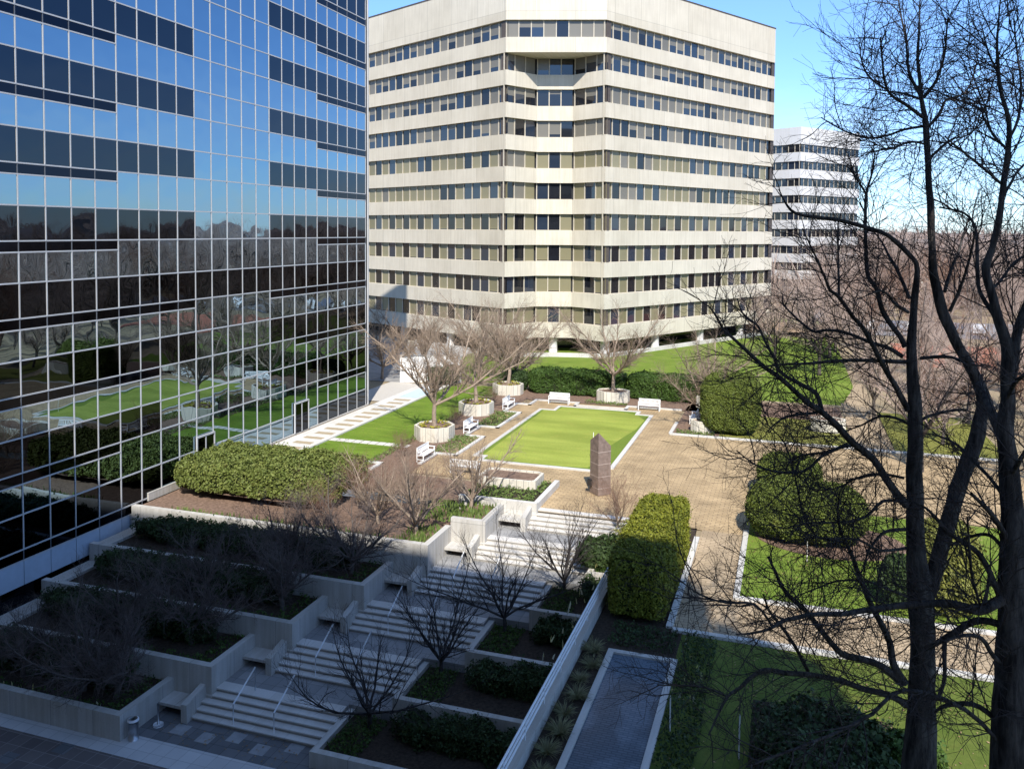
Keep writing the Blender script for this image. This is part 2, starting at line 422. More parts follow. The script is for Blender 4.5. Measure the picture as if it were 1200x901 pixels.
def lump(Q, seed):
    s = seed * 1.7
    return (np.sin(Q[:, 0] * 2.1 + s) * np.sin(Q[:, 1] * 1.9 + 2 * s) + 0.6 * np.sin(Q[:, 0] * 4.7 + Q[:, 2] * 3.9 + s) + 0.6 * np.sin(Q[:, 1] * 5.3 - Q[:, 2] * 4.1 + 3 * s)
            + 0.4 * np.sin(Q[:, 0] * 9.3 + Q[:, 1] * 8.1 + s))

def bush(name, label, cat, loc, dims, mat, k=5.0, density=260, leaf=0.085, lumpy=0.06, rz=0.0, seed=1, group=None, flat=0.5, shells=3, depth=0.16):
    """dense clipped bush: leaves through the outer shell around a dark inside; origin at its foot"""
    rng = np.random.default_rng(seed)
    lx, ly, h = dims; D = (lx / 2, ly / 2, h / 2)
    area = 2 * (lx * ly / 2 + lx * h + ly * h)
    n = int(area * density)
    Q, Nn = sup_surface(rng, n, D, k, lumpy, seed)
    Q = Q - Nn * (rng.random((n, 1)) ** 1.5) * depth
    sh = rng.random(n) < 0.07 * (0.3 + np.abs(lump(Q * 0.7, seed + 3))); Q[sh] += (Nn[sh] + np.array([0, 0, 0.4])) * (rng.random((sh.sum(), 1)) ** 2 * 0.22)
    gap = lump(Q * 1.9, seed + 8) < -1.25; Q[gap] -= Nn[gap] * 0.12
    Q[:, 2] += h / 2; keep = Q[:, 2] > 0.02
    Q = Q[keep]; Nn = Nn[keep]
    Nn = Nn + np.array([0, 0, 0.35])
    V, Fq = leaf_cards(rng, Q, Nn / np.linalg.norm(Nn, axis=1)[:, None], leaf, flat)
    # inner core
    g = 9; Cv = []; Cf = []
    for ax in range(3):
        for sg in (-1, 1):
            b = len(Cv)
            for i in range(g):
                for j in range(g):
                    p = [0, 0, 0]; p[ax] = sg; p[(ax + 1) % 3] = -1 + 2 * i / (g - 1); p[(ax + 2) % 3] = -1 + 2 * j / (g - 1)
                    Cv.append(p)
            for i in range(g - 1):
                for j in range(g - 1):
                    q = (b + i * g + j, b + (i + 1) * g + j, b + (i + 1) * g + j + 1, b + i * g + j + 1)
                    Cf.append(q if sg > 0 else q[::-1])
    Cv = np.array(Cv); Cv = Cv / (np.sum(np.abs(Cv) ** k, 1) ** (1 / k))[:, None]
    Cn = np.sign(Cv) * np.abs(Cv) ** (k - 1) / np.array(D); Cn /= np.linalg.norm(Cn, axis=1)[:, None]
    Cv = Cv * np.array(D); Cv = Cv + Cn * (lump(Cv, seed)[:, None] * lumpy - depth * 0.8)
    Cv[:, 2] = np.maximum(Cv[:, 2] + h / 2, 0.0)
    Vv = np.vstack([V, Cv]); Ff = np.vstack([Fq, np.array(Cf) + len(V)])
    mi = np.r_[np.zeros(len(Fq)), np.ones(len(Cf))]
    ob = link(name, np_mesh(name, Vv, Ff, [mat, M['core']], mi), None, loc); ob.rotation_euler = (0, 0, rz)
    return tag(ob, label, cat, group)

def blades(rng, n, xr, yr, h, w, lean=0.5, zf=None):
    """upright blade quads in a rectangle"""
    x = rng.uniform(*xr, n); y = rng.uniform(*yr, n); z = np.zeros(n) if zf is None else zf(x, y)
    a = rng.uniform(0, 6.283, n); hh = h * rng.uniform(0.5, 1.3, n); l = rng.uniform(-lean, lean, n) * hh; b = rng.uniform(0, 6.283, n)
    P = np.stack([x, y, z], 1); T = np.stack([np.cos(a), np.sin(a), 0 * a], 1) * (w * rng.uniform(0.6, 1.3, n))[:, None]
    U = np.stack([l * np.cos(b), l * np.sin(b), hh], 1)
    V = np.stack([P - T * 0.5, P + T * 0.5, P + U * 0.6 + T * 0.55, P + U], 1)
    V[:, 3] = P + U - T * 0.1
    return V.reshape(-1, 3), np.arange(4 * n).reshape(n, 4)

def cover(name, mat, rects, per_m2, h, w, seed, loc=(0, 0, 0), lean=0.5):
    rng = np.random.default_rng(seed); Vs = []; n0 = 0; Fs = []
    for x0, x1, y0, y1, z in rects:
        n = max(4, int((x1 - x0) * (y1 - y0) * per_m2))
        V, Fq = blades(rng, n, (x0, x1), (y0, y1), h, w, lean); V[:, 2] += z
        Vs.append(V); Fs.append(Fq + n0); n0 += len(V)
    ob = link(name, np_mesh(name, np.vstack(Vs), np.vstack(Fs), mat)); ob['kind'] = 'stuff'
    return ob

def leaf_cover(name, mat, rects, per_m2, size, hmax, seed):
    rng = np.random.default_rng(seed); Ps = []
    for x0, x1, y0, y1, z in rects:
        n = max(4, int((x1 - x0) * (y1 - y0) * per_m2))
        x = rng.uniform(x0, x1, n); y = rng.uniform(y0, y1, n)
        w = 0.35 + 0.65 * np.clip(0.5 + 0.6 * np.sin(x * 5.1 + seed) * np.sin(y * 4.3 + 2 * seed) + 0.3 * np.sin(x * 11 + y * 9), 0, 1)
        Ps.append(np.stack([x, y, z + hmax * w * rng.random(n)], 1))
    P = np.vstack(Ps); V, Fq = leaf_cards(rng, P, np.tile([0, 0, 1.0], (len(P), 1)), size, 0.35)
    ob = link(name, np_mesh(name, V, Fq, mat)); ob['kind'] = 'stuff'
    return ob

def tubes_np(lines, nside):
    """lines: list of (pts (k,3), radii (k,)); grouped by k and swept"""
    Vs, Fs, n0 = [], [], 0
    by = {}
    for p, r in lines: by.setdefault(len(p), []).append((p, r))
    for k, L in by.items():
        P = np.array([l[0] for l in L], float); R = np.array([l[1] for l in L], float)
        T = np.empty_like(P); T[:, 1:-1] = P[:, 2:] - P[:, :-2]; T[:, 0] = P[:, 1] - P[:, 0]; T[:, -1] = P[:, -1] - P[:, -2]
        T /= np.linalg.norm(T, axis=2)[..., None] + 1e-9
        ref = np.where(np.abs(T[..., 2:3]) < 0.85, np.array([0, 0, 1.0]), np.array([1.0, 0, 0]))
        ref[:] = ref[:, :1] if k > 1 else ref
        A = np.cross(T, ref); A /= np.linalg.norm(A, axis=2)[..., None] + 1e-9
        B = np.cross(T, A)
        ang = np.arange(nside) * 2 * np.pi / nside
        V = P[:, :, None, :] + R[:, :, None, None] * (A[:, :, None, :] * np.cos(ang)[None, None, :, None] + B[:, :, None, :] * np.sin(ang)[None, None, :, None])
        n = len(L)
        base = (np.arange(n) * k * nside)[:, None, None] + (np.arange(k - 1) * nside)[None, :, None]
        i = np.arange(nside)[None, None, :]; j = (np.arange(nside)[None, None, :] + 1) % nside
        Fq = np.stack([base + i, base + j, base + nside + j, base + nside + i], -1).reshape(-1, 4)
        Vs.append(V.reshape(-1, 3)); Fs.append(Fq + n0); n0 += V.size // 3
    if not Vs: return np.zeros((0, 3)), np.zeros((0, 4), int)
    return np.vstack(Vs), np.vstack(Fs)

def unit(v): return v / (np.linalg.norm(v) + 1e-9)

def turned(rng, d, ang):
    a = unit(np.cross(d, rng.normal(size=3)))
    return unit(d * math.cos(ang) + a * math.sin(ang))

def sweep(rng, p, d, L, k, wig, trop):
    pts = [p.copy()]; d = d.copy()
    for i in range(k - 1):
        d = unit(d + rng.normal(size=3) * wig + np.array([0, 0, trop]))
        pts.append(pts[-1] + d * L / (k - 1))
    return np.array(pts)

def sprout(rng, line, out, lvl, spec):
    """grow children on a branch polyline; spec[lvl] = (count per metre, length lo, hi, angle lo, hi, points, wiggle, tropism, radius factor, start)"""
    if lvl >= len(spec): return
    cpm, lo, hi, a0, a1, k, wig, trop, rf, st = spec[lvl]
    P, R = line
    seg = np.linalg.norm(np.diff(P, axis=0), axis=1); cum = np.r_[0, np.cumsum(seg)]; L = cum[-1]
    n = max(1, int(L * cpm * (1 - st) + rng.random()))
    for t in st + (1 - st) * (np.arange(n) + rng.random(n)) / n:
        s = t * L; i = min(len(seg) - 1, int(np.searchsorted(cum, s) - 1)); i = max(i, 0)
        f = (s - cum[i]) / (seg[i] + 1e-9)
        p = P[i] * (1 - f) + P[i + 1] * f; r = R[i] * (1 - f) + R[i + 1] * f
        d = turned(rng, unit(P[i + 1] - P[i]), rng.uniform(a0, a1))
        d = unit(d + np.array([0, 0, trop * 2]))
        ln = rng.uniform(lo, hi) * (1.15 - 0.55 * t)
        q = sweep(rng, p, d, ln, k, wig, trop)
        r0 = min(r * 0.8, max(0.004, r * rf)) if rf < 1 else min(r * 0.85, rf / 1000.0)
        rr = np.linspace(r0, max(0.0025, r0 * 0.35), k)
        out.setdefault(lvl, []).append((q, rr))
        sprout(rng, (q, rr), out, lvl + 1, spec)

def tree_meshes(prefix, seed, H, th, stems, lean, r0, spec, bark, twig, trunk_bend=0.06, ksides=(7, 5, 3, 3)):
    """local meshes of a bare tree: trunk (stem and main limbs) and crown (branches, twigs)"""
    rng = np.random.default_rng(seed)
    T = []
    tp = sweep(rng, np.array([0, 0, -0.05]), np.array([0, 0, 1.0]), th, 4, trunk_bend, 0.05)
    tr = np.array([r0 * 1.25, r0 * 1.0, r0 * 0.92, r0 * 0.85]); T.append((tp, tr))
    out = {}
    for i in range(stems):
        az = 2 * math.pi * (i + rng.uniform(-0.25, 0.25)) / stems; el = rng.uniform(*lean)
        d = np.array([math.cos(az) * math.sin(el), math.sin(az) * math.sin(el), math.cos(el)])
        L = (H - th) / max(0.6, math.cos(el)) * rng.uniform(0.78, 1.05)
        p0 = tp[-1] - (tp[-1] - tp[-2]) * rng.uniform(0, 0.4)
        q = sweep(rng, p0, d, L, 7, 0.10, 0.07)
        rr = r0 * 0.62 * np.linspace(1, 0.12, 7) ** 0.9
        T.append((q, rr)); sprout(rng, (q, rr), out, 0, spec)
    V, Fq = tubes_np(T, ksides[0])
    tm = np_mesh(prefix + '_trunk', V, Fq, bark, smooth=True)
    Vs, Fs, n0 = [], [], 0
    for lvl, L in out.items():
        v, f = tubes_np(L, ksides[min(lvl + 1, len(ksides) - 1)]); Vs.append(v); Fs.append(f + n0); n0 += len(v)
    cm = np_mesh(prefix + '_crown', np.vstack(Vs), np.vstack(Fs), twig, smooth=True)
    return tm, cm

def place_tree(meshes, name, label, loc, rz=0.0, sc=1.0, group=None, cat='tree'):
    t = thing(name, label, cat, loc, rz, group); t.scale = (sc, sc, sc)
    link('trunk', meshes[0], t); link('crown', meshes[1], t)
    return t
# ================================================================== GROUND AND PAVING (structure)
g = MB(); Z = -0.05; BIG = 3000
g.quad((-6.85, -BIG, Z), (BIG, -BIG, Z), (BIG, BIG, Z), (-6.85, BIG, Z))
g.quad((-BIG, 42.9, Z), (-6.85, 42.9, Z), (-6.85, BIG, Z), (-BIG, BIG, Z))
g.quad((-BIG, -BIG, Z), (-36, -BIG, Z), (-36, 42.9, Z), (-BIG, 42.9, Z))
g.quad((-36, -BIG, Z), (-6.85, -BIG, Z), (-6.85, -40, Z), (-36, -40, Z))
struct('ground', g, M['ground'])
p = MB(); p.quad((-36, -40, -4.5), (-6.85, -40, -4.5), (-6.85, 24.3, -4.5), (-36, 24.3, -4.5)); struct('lower_plaza', p, M['plaza_dark'])
p = MB(); p.quad((-36, 24.3, -4.5), (-6.85, 24.3, -4.5), (-6.85, 25.55, -4.5), (-36, 25.55, -4.5)); struct('light_paving_strip', p, M['plaza_light'])
p = MB(); p.quad((-36, 25.55, -4.5), (-6.85, 25.55, -4.5), (-6.85, 46, -4.5), (-36, 46, -4.5)); struct('slate_paving', p, M['plaza_slate'])
p = MB(); rr = random.Random(4)
for (x, y) in ((-22.6, 26.1), (-21.3, 25.95), (-20.2, 26.35), (-18.9, 26.0), (-17.7, 26.5), (-23.3, 28.3)):
    p.box(x, x + 0.62, y, y + 0.62, -4.5, -4.494)
struct('pale_pavers', p, M['odd'])
p = MB()
for (x, y) in ((-29.0, 23.1), (-27.4, 22.6), (-25.9, 23.7), (-24.2, 21.9), (-31.2, 22.2), (-22.9, 23.0)):
    p.box(x, x + 0.6, y, y + 0.6, -4.5, -4.494)
struct('odd_pavers', p, M['plaza_slate'])

# upper plaza
p = MB(); z = 0.0
def sheet(mb, x0, x1, y0, y1, z, m=0): mb.quad((x0, y0, z), (x1, y0, z), (x1, y1, z), (x0, y1, z), m)
sheet(p, -23.6, -12.7, 47.1, 71.0, 0.0); sheet(p, -12.7, -2.0, 43.4, 62.3, 0.0); sheet(p, -6.85, -2.0, 42.75, 43.4, 0.0); sheet(p, -12.7, -8.4, 62.3, 71.0, 0.0)
sheet(p, -2.0, 16, 48.2, 62.3, 0.0)
struct('plaza_paving', p, M['tan_brick'])
p = MB(); sheet(p, -4.0, -2.0, 35.0, 42.75, 0.0); sheet(p, -4.0, 40, 31.6, 35.0, 0.0); sheet(p, 4.4, 7.0, 62.6, 90, 0.0); struct('brick_path', p, M['path_brick'])

# putting green with its stepped white edging and darker collar
green_out = [(-19.9, 51.9), (-19.2, 51.9), (-19.2, 50.9), (-11.4, 50.9), (-11.4, 51.9), (-10.4, 51.9), (-10.4, 68.2), (-11.6, 68.2), (-11.6, 69.3), (-18.7, 69.3), (-18.7, 67.6), (-19.9, 67.6)]
def offset(poly, d):
    n = len(poly); out = []
    for i in range(n):
        p0, p1, p2 = np.array(poly[i - 1]), np.array(poly[i]), np.array(poly[(i + 1) % n])
        d1 = (p1 - p0) / np.linalg.norm(p1 - p0); d2 = (p2 - p1) / np.linalg.norm(p2 - p1)
        n1 = np.array([-d1[1], d1[0]]); n2 = np.array([-d2[1], d2[0]])
        b = n1 + n2; b = b / (1 + np.dot(n1, n2)) if 1 + np.dot(n1, n2) > 1e-6 else n1
        out.append(tuple(p1 + b * d))
    return out
def ring(mb, outer, inner, z0, z1, m=0):
    n = len(outer)
    for i in range(n):
        j = (i + 1) % n
        a, b, c, d = outer[i], outer[j], inner[j], inner[i]
        mb.quad((*a, z1), (*b, z1), (*c, z1), (*d, z1), m)
        mb.quad((*a, z0), (*b, z0), (*b, z1), (*a, z1), m)
        mb.quad((*c, z0), (*d, z0), (*d, z1), (*c, z1), m)
k = MB(); ring(k, green_out, offset(green_out, 0.28), -0.02, 0.09)
k.solo('stone_edging', M['white_curb'], 'stepped white stone edging around the putting green', 'edging')
p = MB(); p.prism(offset(green_out, 0.27), -0.02, 0.05); struct('putting_green_collar', p, M['green_dark'])
p = MB()
pg = [(-19.3, 52.3), (-18.6, 51.5), (-14.0, 51.4), (-12.0, 51.6), (-11.7, 53.5), (-11.75, 57.5), (-11.3, 60.6), (-10.9, 63.0), (-10.8, 66.2), (-11.6, 67.8), (-13.0, 68.7), (-18.2, 68.8), (-18.4, 67.3), (-19.4, 67.2)]
p.prism(pg, 0.0, 0.056); struct('putting_green', p, M['green'])
# pin on the green
p = MB(); p.tube([(-11.95, 53.0, 0.05), (-11.95, 53.0, 2.0)], 0.02, 6); p.solo('flag_pin', M['white_paint'], 'thin pale pin standing in the putting green beside the stone pillar', 'golf pin')

# left lawn, walk beside the glass block, beds
p = MB(); sheet(p, -31.2, -23.4, 45.4, 76.0, 0.0); struct('left_lawn', p, M['lawn'])
p = MB(); sheet(p, -34.1, -31.2, 43.0, 78.0, 0.0); struct('facade_walk', p, M['walk_light'])
p = MB()
for i, v0 in enumerate(np.arange(46.6, 67.5, 1.45)):
    sheet(p, -33.3 + 0.1 * (i % 2), -31.75, v0, v0 + 0.62, 0.004)
struct('walk_inlays', p, M['walk_brown'])
p = MB(); sheet(p, -33.4, -31.5, 68.3, 72.6, 0.005); struct('blue_mat', p, mat_plain('blue_grey_slab', (0.46, 0.56, 0.60), 0.5, 0.06))
p = MB(); sheet(p, -37.5, -34.1, 66.0, 75.0, 0.002); struct('gravel_strip', p, M['gravel'])
p = MB()
for i in range(10):
    p.box(-31.1 + 0.62 * i, -30.55 + 0.62 * i, 52.4, 53.1, -0.02, 0.03)
struct('stepping_path', p, M['walk_light'])
p = MB(); sheet(p, -25.9, -22.2, 46.6, 73.5, 0.012); sheet(p, -31.2, -25.9, 39.5, 46.8, 0.006); sheet(p, -25.9, -16.8, 42.9, 46.6, 0.006); struct('planting_bed', p, M['mulch'])
# back beds
p = MB(); sheet(p, -23.6, -6.4, 71.2, 77.0, 0.006); sheet(p, -8.2, 4.2, 62.6, 77, 0.006); struct('back_bed', p, M['mulch'])
p = MB(); sheet(p, -4.8, 4.3, 62.65, 71.0, 0.02); sheet(p, 7.1, 14, 62.65, 76.0, 0.02); struct('olive_turf', p, mat_lawn('olive_turf', (0.17, 0.17, 0.045), (0.21, 0.22, 0.05)))
# right lawns and mulch island
p = MB(); sheet(p, -1.75, 12, 35.3, 48.0, 0.0); sheet(p, 12, 40, 35.3, 48.0, 0.0); struct('right_lawn', p, M['lawn2'])
p = MB(); sheet(p, -3.6, 40, 8.0, 31.3, 0.0); struct('lower_lawn', p, M['lawn_shaded'])
p = MB()
el = [(2.0 + 3.5 * math.cos(t), 43.4 + 2.5 * math.sin(t)) for t in np.linspace(0, 2 * math.pi, 28, endpoint=False)]
p.prism(el, -0.02, 0.03); struct('mulch_island', p, M['mulch'])
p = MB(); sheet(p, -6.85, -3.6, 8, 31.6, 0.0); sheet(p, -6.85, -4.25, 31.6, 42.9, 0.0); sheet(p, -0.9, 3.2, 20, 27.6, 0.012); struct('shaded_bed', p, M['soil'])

# kerbs: each run its own thing
def kerb(label, x0, x1, y0, y1, h=0.1, z=-0.02):
    b = MB(); b.box(x0, x1, y0, y1, z, h); return b.solo('kerb', M['white_curb'], label, 'kerb', 'white kerbs edging paths and beds')
kerb('long white kerb along the far side of the brick plaza, by the round clipped bush', -8.3, 14.0, 62.35, 62.62)
kerb('white kerb between the tall clipped hedge and the brick path', -4.25, -4.0, 31.6, 41.5)
kerb('white kerb on the left end of the sunlit right lawn', -2.0, -1.75, 35.25, 43.2)
kerb('white kerb between the right brick path and the sunlit lawn above it', -2.0, 30, 35.0, 35.25)
kerb('white kerb between the right brick path and the shaded lawn below it', -4.0, 30, 31.35, 31.6)
kerb('short white kerb turning from the plaza edge along the small right planter', -8.4, -8.15, 62.62, 66.3)
kerb('white kerb edging the lawn along the walk beside the glass block', -31.32, -31.12, 46.5, 76)
# zigzag kerbs of the left beds and the back bed
def zig(label, pts, w=0.26):
    b = MB()
    for a, c in zip(pts[:-1], pts[1:]):
        x0, x1 = sorted((a[0], c[0])); y0, y1 = sorted((a[1], c[1]))
        b.box(x0 - w / 2, x1 + w / 2, y0 - w / 2, y1 + w / 2, -0.02, 0.1 + 0.003 * (abs(a[0] - c[0]) > abs(a[1] - c[1])))
    return b.solo('kerb', M['white_curb'], label, 'kerb', 'white kerbs edging paths and beds')
zig('zigzag white kerb along the benches left of the putting green', [(-22.4, 49.0), (-22.4, 51.6), (-21.0, 51.6), (-21.0, 56.9), (-22.4, 56.9), (-22.4, 60.0), (-21.0, 60.0), (-21.0, 65.6), (-22.4, 65.6), (-22.4, 69.0), (-21.2, 69.0), (-21.2, 71.1)])
zig('zigzag white kerb in front of the long back hedge', [(-20.9, 71.1), (-17.4, 71.1), (-17.4, 69.95), (-13.0, 69.95), (-13.0, 71.1), (-8.6, 71.1)])
zig('white kerb looping round the mulch bed beside the left lawn', [(-27.6, 45.5), (-27.6, 48.2), (-24.8, 48.2), (-24.8, 46.8)])

# rising lawn before the concrete tower, red clay, roads beyond
gv = []; gx = np.linspace(-36, 6, 33); gy = np.linspace(76.8, 150, 30)
def berm(x, y):
    t = min(1, max(0, (y - 77.5) / 15.0)); t = t * t * (3 - 2 * t)
    s = min(1, max(0, (9 - x) / 10.0)); return -0.03 + 0.55 * t * s
b = MB()
b.add([(x, y, berm(x, y) + (0.02 if 0 < i < 32 and 0 < j < 29 else -0.1)) for j, y in enumerate(gy) for i, x in enumerate(gx)],
      [(j * 33 + i, j * 33 + i + 1, (j + 1) * 33 + i + 1, (j + 1) * 33 + i) for j in range(29) for i in range(32)])
struct('tower_lawn', b, M['lawn2'], True)
p = MB(); sheet(p, 13.0, 31.0, 104, 125, 0.03); struct('clay_court', p, M['clay'])
p = MB(); sheet(p, -62, -36.05, 75.0, 112, 0.0); struct('shaded_forecourt', p, M['slate'])
p = MB(); sheet(p, 8, 90, 134, 158, 0.03); sheet(p, 2, 8, 150, 260, 0.03); struct('car_park', p, M['asphalt'])
p = MB(); p.quad((-16, 128, 1.25), (4, 122, 1.2), (8, 134, 1.0), (-12, 141, 1.2)); struct('leaf_litter_bank', p, mat_plain('tan_leaf_litter', (0.40, 0.28, 0.18), 0.95, 0.3, 2, fine=0.5))

# far hills
rng = np.random.default_rng(5)
b = MB(); nseg = 90; rows = []
for jr, (R0, hh) in enumerate(((700, -2), (1000, 3), (1500, 8), (2300, 19), (2900, 16))):
    rows.append([(R0 * math.sin(a), R0 * math.cos(a), hh + (0 if jr == 0 else (2.5 * math.sin(a * 9 + jr) + 1.5 * math.sin(a * 23 + 2 * jr)))) for a in np.linspace(rad(-95), rad(115), nseg)])
b.add([v for r in rows for v in r], [(j * nseg + i, j * nseg + i + 1, (j + 1) * nseg + i + 1, (j + 1) * nseg + i) for j in range(4) for i in range(nseg - 1)])
struct('hills', b, mat_plain('wooded_hills', (0.24, 0.20, 0.19), 0.95, 0.35, 0.02, 0.05), True)

# ================================================================== TERRACES
ordn = ['lowest', 'second', 'third', 'fourth', 'fifth', 'topmost']
SV, SU, SZ = 2.95, 1.87, 0.75
LT = [-3.5, -2.75, -2.0, -1.25, -0.2, 0.2]     # tops of the left planters
for i in range(6):
    vf = 25.0 + SV * i; ur = -23.9 + SU * i; top = LT[i]; ul = -34.2 if i < 5 else -16.45
    t = thing('terrace_planter', f'{ordn[i]} of the concrete planters stepping up left of the stairs', 'planter', ((ul + ur) / 2, vf, -4.5), 0, 'concrete terrace planters left of the stairs')
    w = MB(); w.box(ul, ur, vf, vf + 0.3, -4.55, top); w.build('front_wall', M['wall'], t)
    w = MB(); w.box(ur - 0.3, ur, vf + 0.303, vf + SV - 0.003, -4.55, top); w.build('side_wall', M['wall'], t)
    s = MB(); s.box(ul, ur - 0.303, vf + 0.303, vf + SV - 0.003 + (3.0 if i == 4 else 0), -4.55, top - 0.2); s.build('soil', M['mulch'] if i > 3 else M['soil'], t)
    if i < 4:
        s = MB(); s.box(-34.15, -33.35, vf + 0.4, vf + SV - 0.05, top - 0.25, top - 0.12); s.build('gravel_strip', M['gravel'], t)
        s = MB(); s.box(-33.35, -33.2, vf + 0.31, vf + SV - 0.01, top - 0.25, top - 0.06); s.build('gravel_edge', M['wall'], t)
# bed beside the top flight, in front of the flat planter
t = thing('terrace_planter', 'low white walled bed at the head of the stairs, holding the flat treeless planter', 'planter', (-15, 42.7, 0))
w = MB(); w.box(-17.2, -12.7, 42.7, 42.98, -1.0, 0.42); w.build('front_wall', M['white_curb'], t)
w = MB(); w.box(-12.98, -12.7, 42.983, 47.4, -0.3, 0.36); w.build('side_wall', M['white_curb'], t)
w = MB(); w.box(-17.2, -12.983, 42.983, 47.1, -0.3, 0.25); w.build('soil', M['soil'], t)

for i in range(6):
    v0 = 27.03 + SV * i; uL = -22.3 + SU * i; uR = -16.3 + SU * i; z0 = -4.5 + SZ * i
    t = thing('stair_flight', f'{ordn[i]} flight of pale stone steps between the terrace planters', 'steps', (uL + 3, v0, z0), 0, 'flights of stone steps')
    for j in range(5):
        b = MB(); zt = z0 + 0.15 * (j + 1)
        y0 = v0 + 0.3 * j
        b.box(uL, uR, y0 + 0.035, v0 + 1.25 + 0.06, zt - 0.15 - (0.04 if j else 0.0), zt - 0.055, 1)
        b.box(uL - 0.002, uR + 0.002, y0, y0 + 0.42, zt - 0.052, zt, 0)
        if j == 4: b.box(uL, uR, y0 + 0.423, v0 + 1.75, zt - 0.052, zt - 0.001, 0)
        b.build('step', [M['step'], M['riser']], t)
    # sloped cheek wall
    c = MB(); y1 = v0 + 0.95
    P = [(v0 - 0.25, z0 - 0.05), (y1, z0 - 0.05), (y1, z0 + 1.0), (v0 + 0.35, z0 + 0.86), (v0 - 0.25, z0 + 0.74)]
    n = len(P); vs = [(uL - 0.28, a, bz) for a, bz in P] + [(uL - 0.004, a, bz) for a, bz in P]
    c.add(vs, [tuple(range(n))[::-1], tuple(range(n, 2 * n))] + [(q, (q + 1) % n, n + (q + 1) % n, n + q) for q in range(n)])
    c.build('cheek_wall', M['wall'], t)
    # landing above the flight
    l = MB(); l.box(-22.03 + SU * i, uR, v0 + 1.3, v0 + 1.92, z0 - 0.6, z0 + 0.75 - 0.006); l.box(-22.03 + SU * i, uR + 1.87, v0 + 1.921, v0 + 4.3, z0 - 0.6, z0 + 0.75 - 0.006)
    if i < 5: struct('stair_landing', l, M['slate'])
    # stone seat slab
    s = thing('stone_bench', f'stone slab seat beside the {ordn[i]} flight of steps', 'bench', (uL - 0.9, v0 + 0.55, z0), 0, 'stone slab seats on the landings')
    b = MB(); b.box(-23.9 + SU * i + 0.003, uL - 0.283, v0 + 0.02, v0 + 0.915, z0 + 0.34, z0 + 0.46); b.build('seat', M['wall'], s)
    b = MB(); b.box(-23.9 + SU * i + 0.2, uL - 0.45, v0 + 0.5, v0 + 0.9, z0, z0 + 0.338); b.build('base', M['soil'], s)  # dark block stands in for the shaded gap under the seat
    # handrails
    for q, du in enumerate((1.9, 3.75) if i < 4 else ()):
        h = thing('handrail', f'{"left" if q == 0 else "right"} slim metal handrail on the {ordn[i]} flight of steps', 'handrail', (uL + du, v0, z0), 0, 'metal handrails on the steps')
        x = uL + du
        b = MB(); b.tube([(x, v0 + 0.12, z0 + 0.95), (x, v0 + 1.55, z0 + 1.72)], 0.032, 8); b.build('rail', M['rail_white'], h, True)
        b = MB(); b.tube([(x, v0 + 0.12, z0 + 0.1), (x, v0 + 0.12, z0 + 0.95)], 0.022, 8); b.build('post', M['rail_white'], h, True)
        b = MB(); b.tube([(x, v0 + 1.55, z0 + 0.72), (x, v0 + 1.55, z0 + 1.72)], 0.022, 8); b.build('post', M['steel'], h, True)
# right planters
for i in range(6):
    vf = 26.0 + SV * i; ul = -16.28 + SU * i; top = -3.9 + SZ * i
    t = thing('terrace_planter', f'{ordn[i]} of the concrete planters stepping up right of the stairs', 'planter', ((ul - 7.2) / 2, vf, -4.5), 0, 'concrete terrace planters right of the stairs')
    w = MB(); w.box(ul, -7.1, vf, vf + 0.26, -4.55, top); w.build('front_wall', M['wall'], t)
    w = MB(); w.box(ul, ul + 0.26, vf + 0.263, vf + SV - 0.003, -4.55, top); w.build('side_wall', M['wall'], t)
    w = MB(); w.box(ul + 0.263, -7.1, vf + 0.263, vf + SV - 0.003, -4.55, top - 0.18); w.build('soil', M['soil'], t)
# parapet wall with rails
t = thing('parapet_wall', 'long low concrete parapet with three white rails beside the right planters', 'wall', (-6.97, 20, -4.5))
w = MB(); w.box(-7.1, -6.85, 2.0, 43.0, -4.6, 0.42); w.build('wall', M['wall'], t)
for q, (dx, zz) in enumerate(((-0.02, 0.62), (-0.02, 0.80), (-0.02, 0.98))):
    w = MB(); w.tube([(-6.99 + dx, 2.0, zz), (-6.99 + dx, 34.6, zz)], 0.038, 8); w.build('rail', M['rail_white'], t, True)
for v in np.arange(3.0, 34.6, 1.95):
    w = MB(); w.box(-7.04, -6.98, v, v + 0.06, 0.421, 0.97); w.build('post', M['rail_white'], t)
# pool
t = thing('pool_surround', 'pale stone surround of the long shallow pool in the shade', 'pool', (-4.7, 25, 0))
w = MB(); po = [(-5.95, 14.0), (-3.5, 14.0), (-3.5, 29.2), (-5.95, 29.2)]; ring(w, po, offset(po, 0.22), -0.3, 0.1); w.build('coping', M['wall'], t)
w = MB(); sheet(w, -5.73, -3.72, 14.22, 28.98, 0.03); struct('pool_water', w, M['water'])

# litter bin
t = thing('litter_bin', 'round steel litter bin standing at the corner of the lowest left planter', 'litter bin', (-23.55, 25.3, -4.5))
b = MB(); b.tube([(-23.55, 25.3, -4.5), (-23.55, 25.3, -3.82)], 0.19, 20); b.build('body', M['steel'], t, True)
b = MB(); b.tube([(-23.55, 25.3, -3.76), (-23.55, 25.3, -3.70), (-23.55, 25.3, -3.68)], [0.21, 0.21, 0.16], 20); b.build('lid', M['rail_white'], t, True)
b = MB()
for a in range(4): b.box(-23.55 + 0.16 * math.cos(a * 1.57) - .015, -23.55 + 0.16 * math.cos(a * 1.57) + .015, 25.3 + 0.16 * math.sin(a * 1.57) - .015, 25.3 + 0.16 * math.sin(a * 1.57) + .015, -3.82, -3.76)
b.build('bracket', M['steel'], t)
t = thing('ash_bin', 'slim steel ashtray post on a round foot behind the litter bin', 'ashtray', (-23.3, 26.35, -4.5))
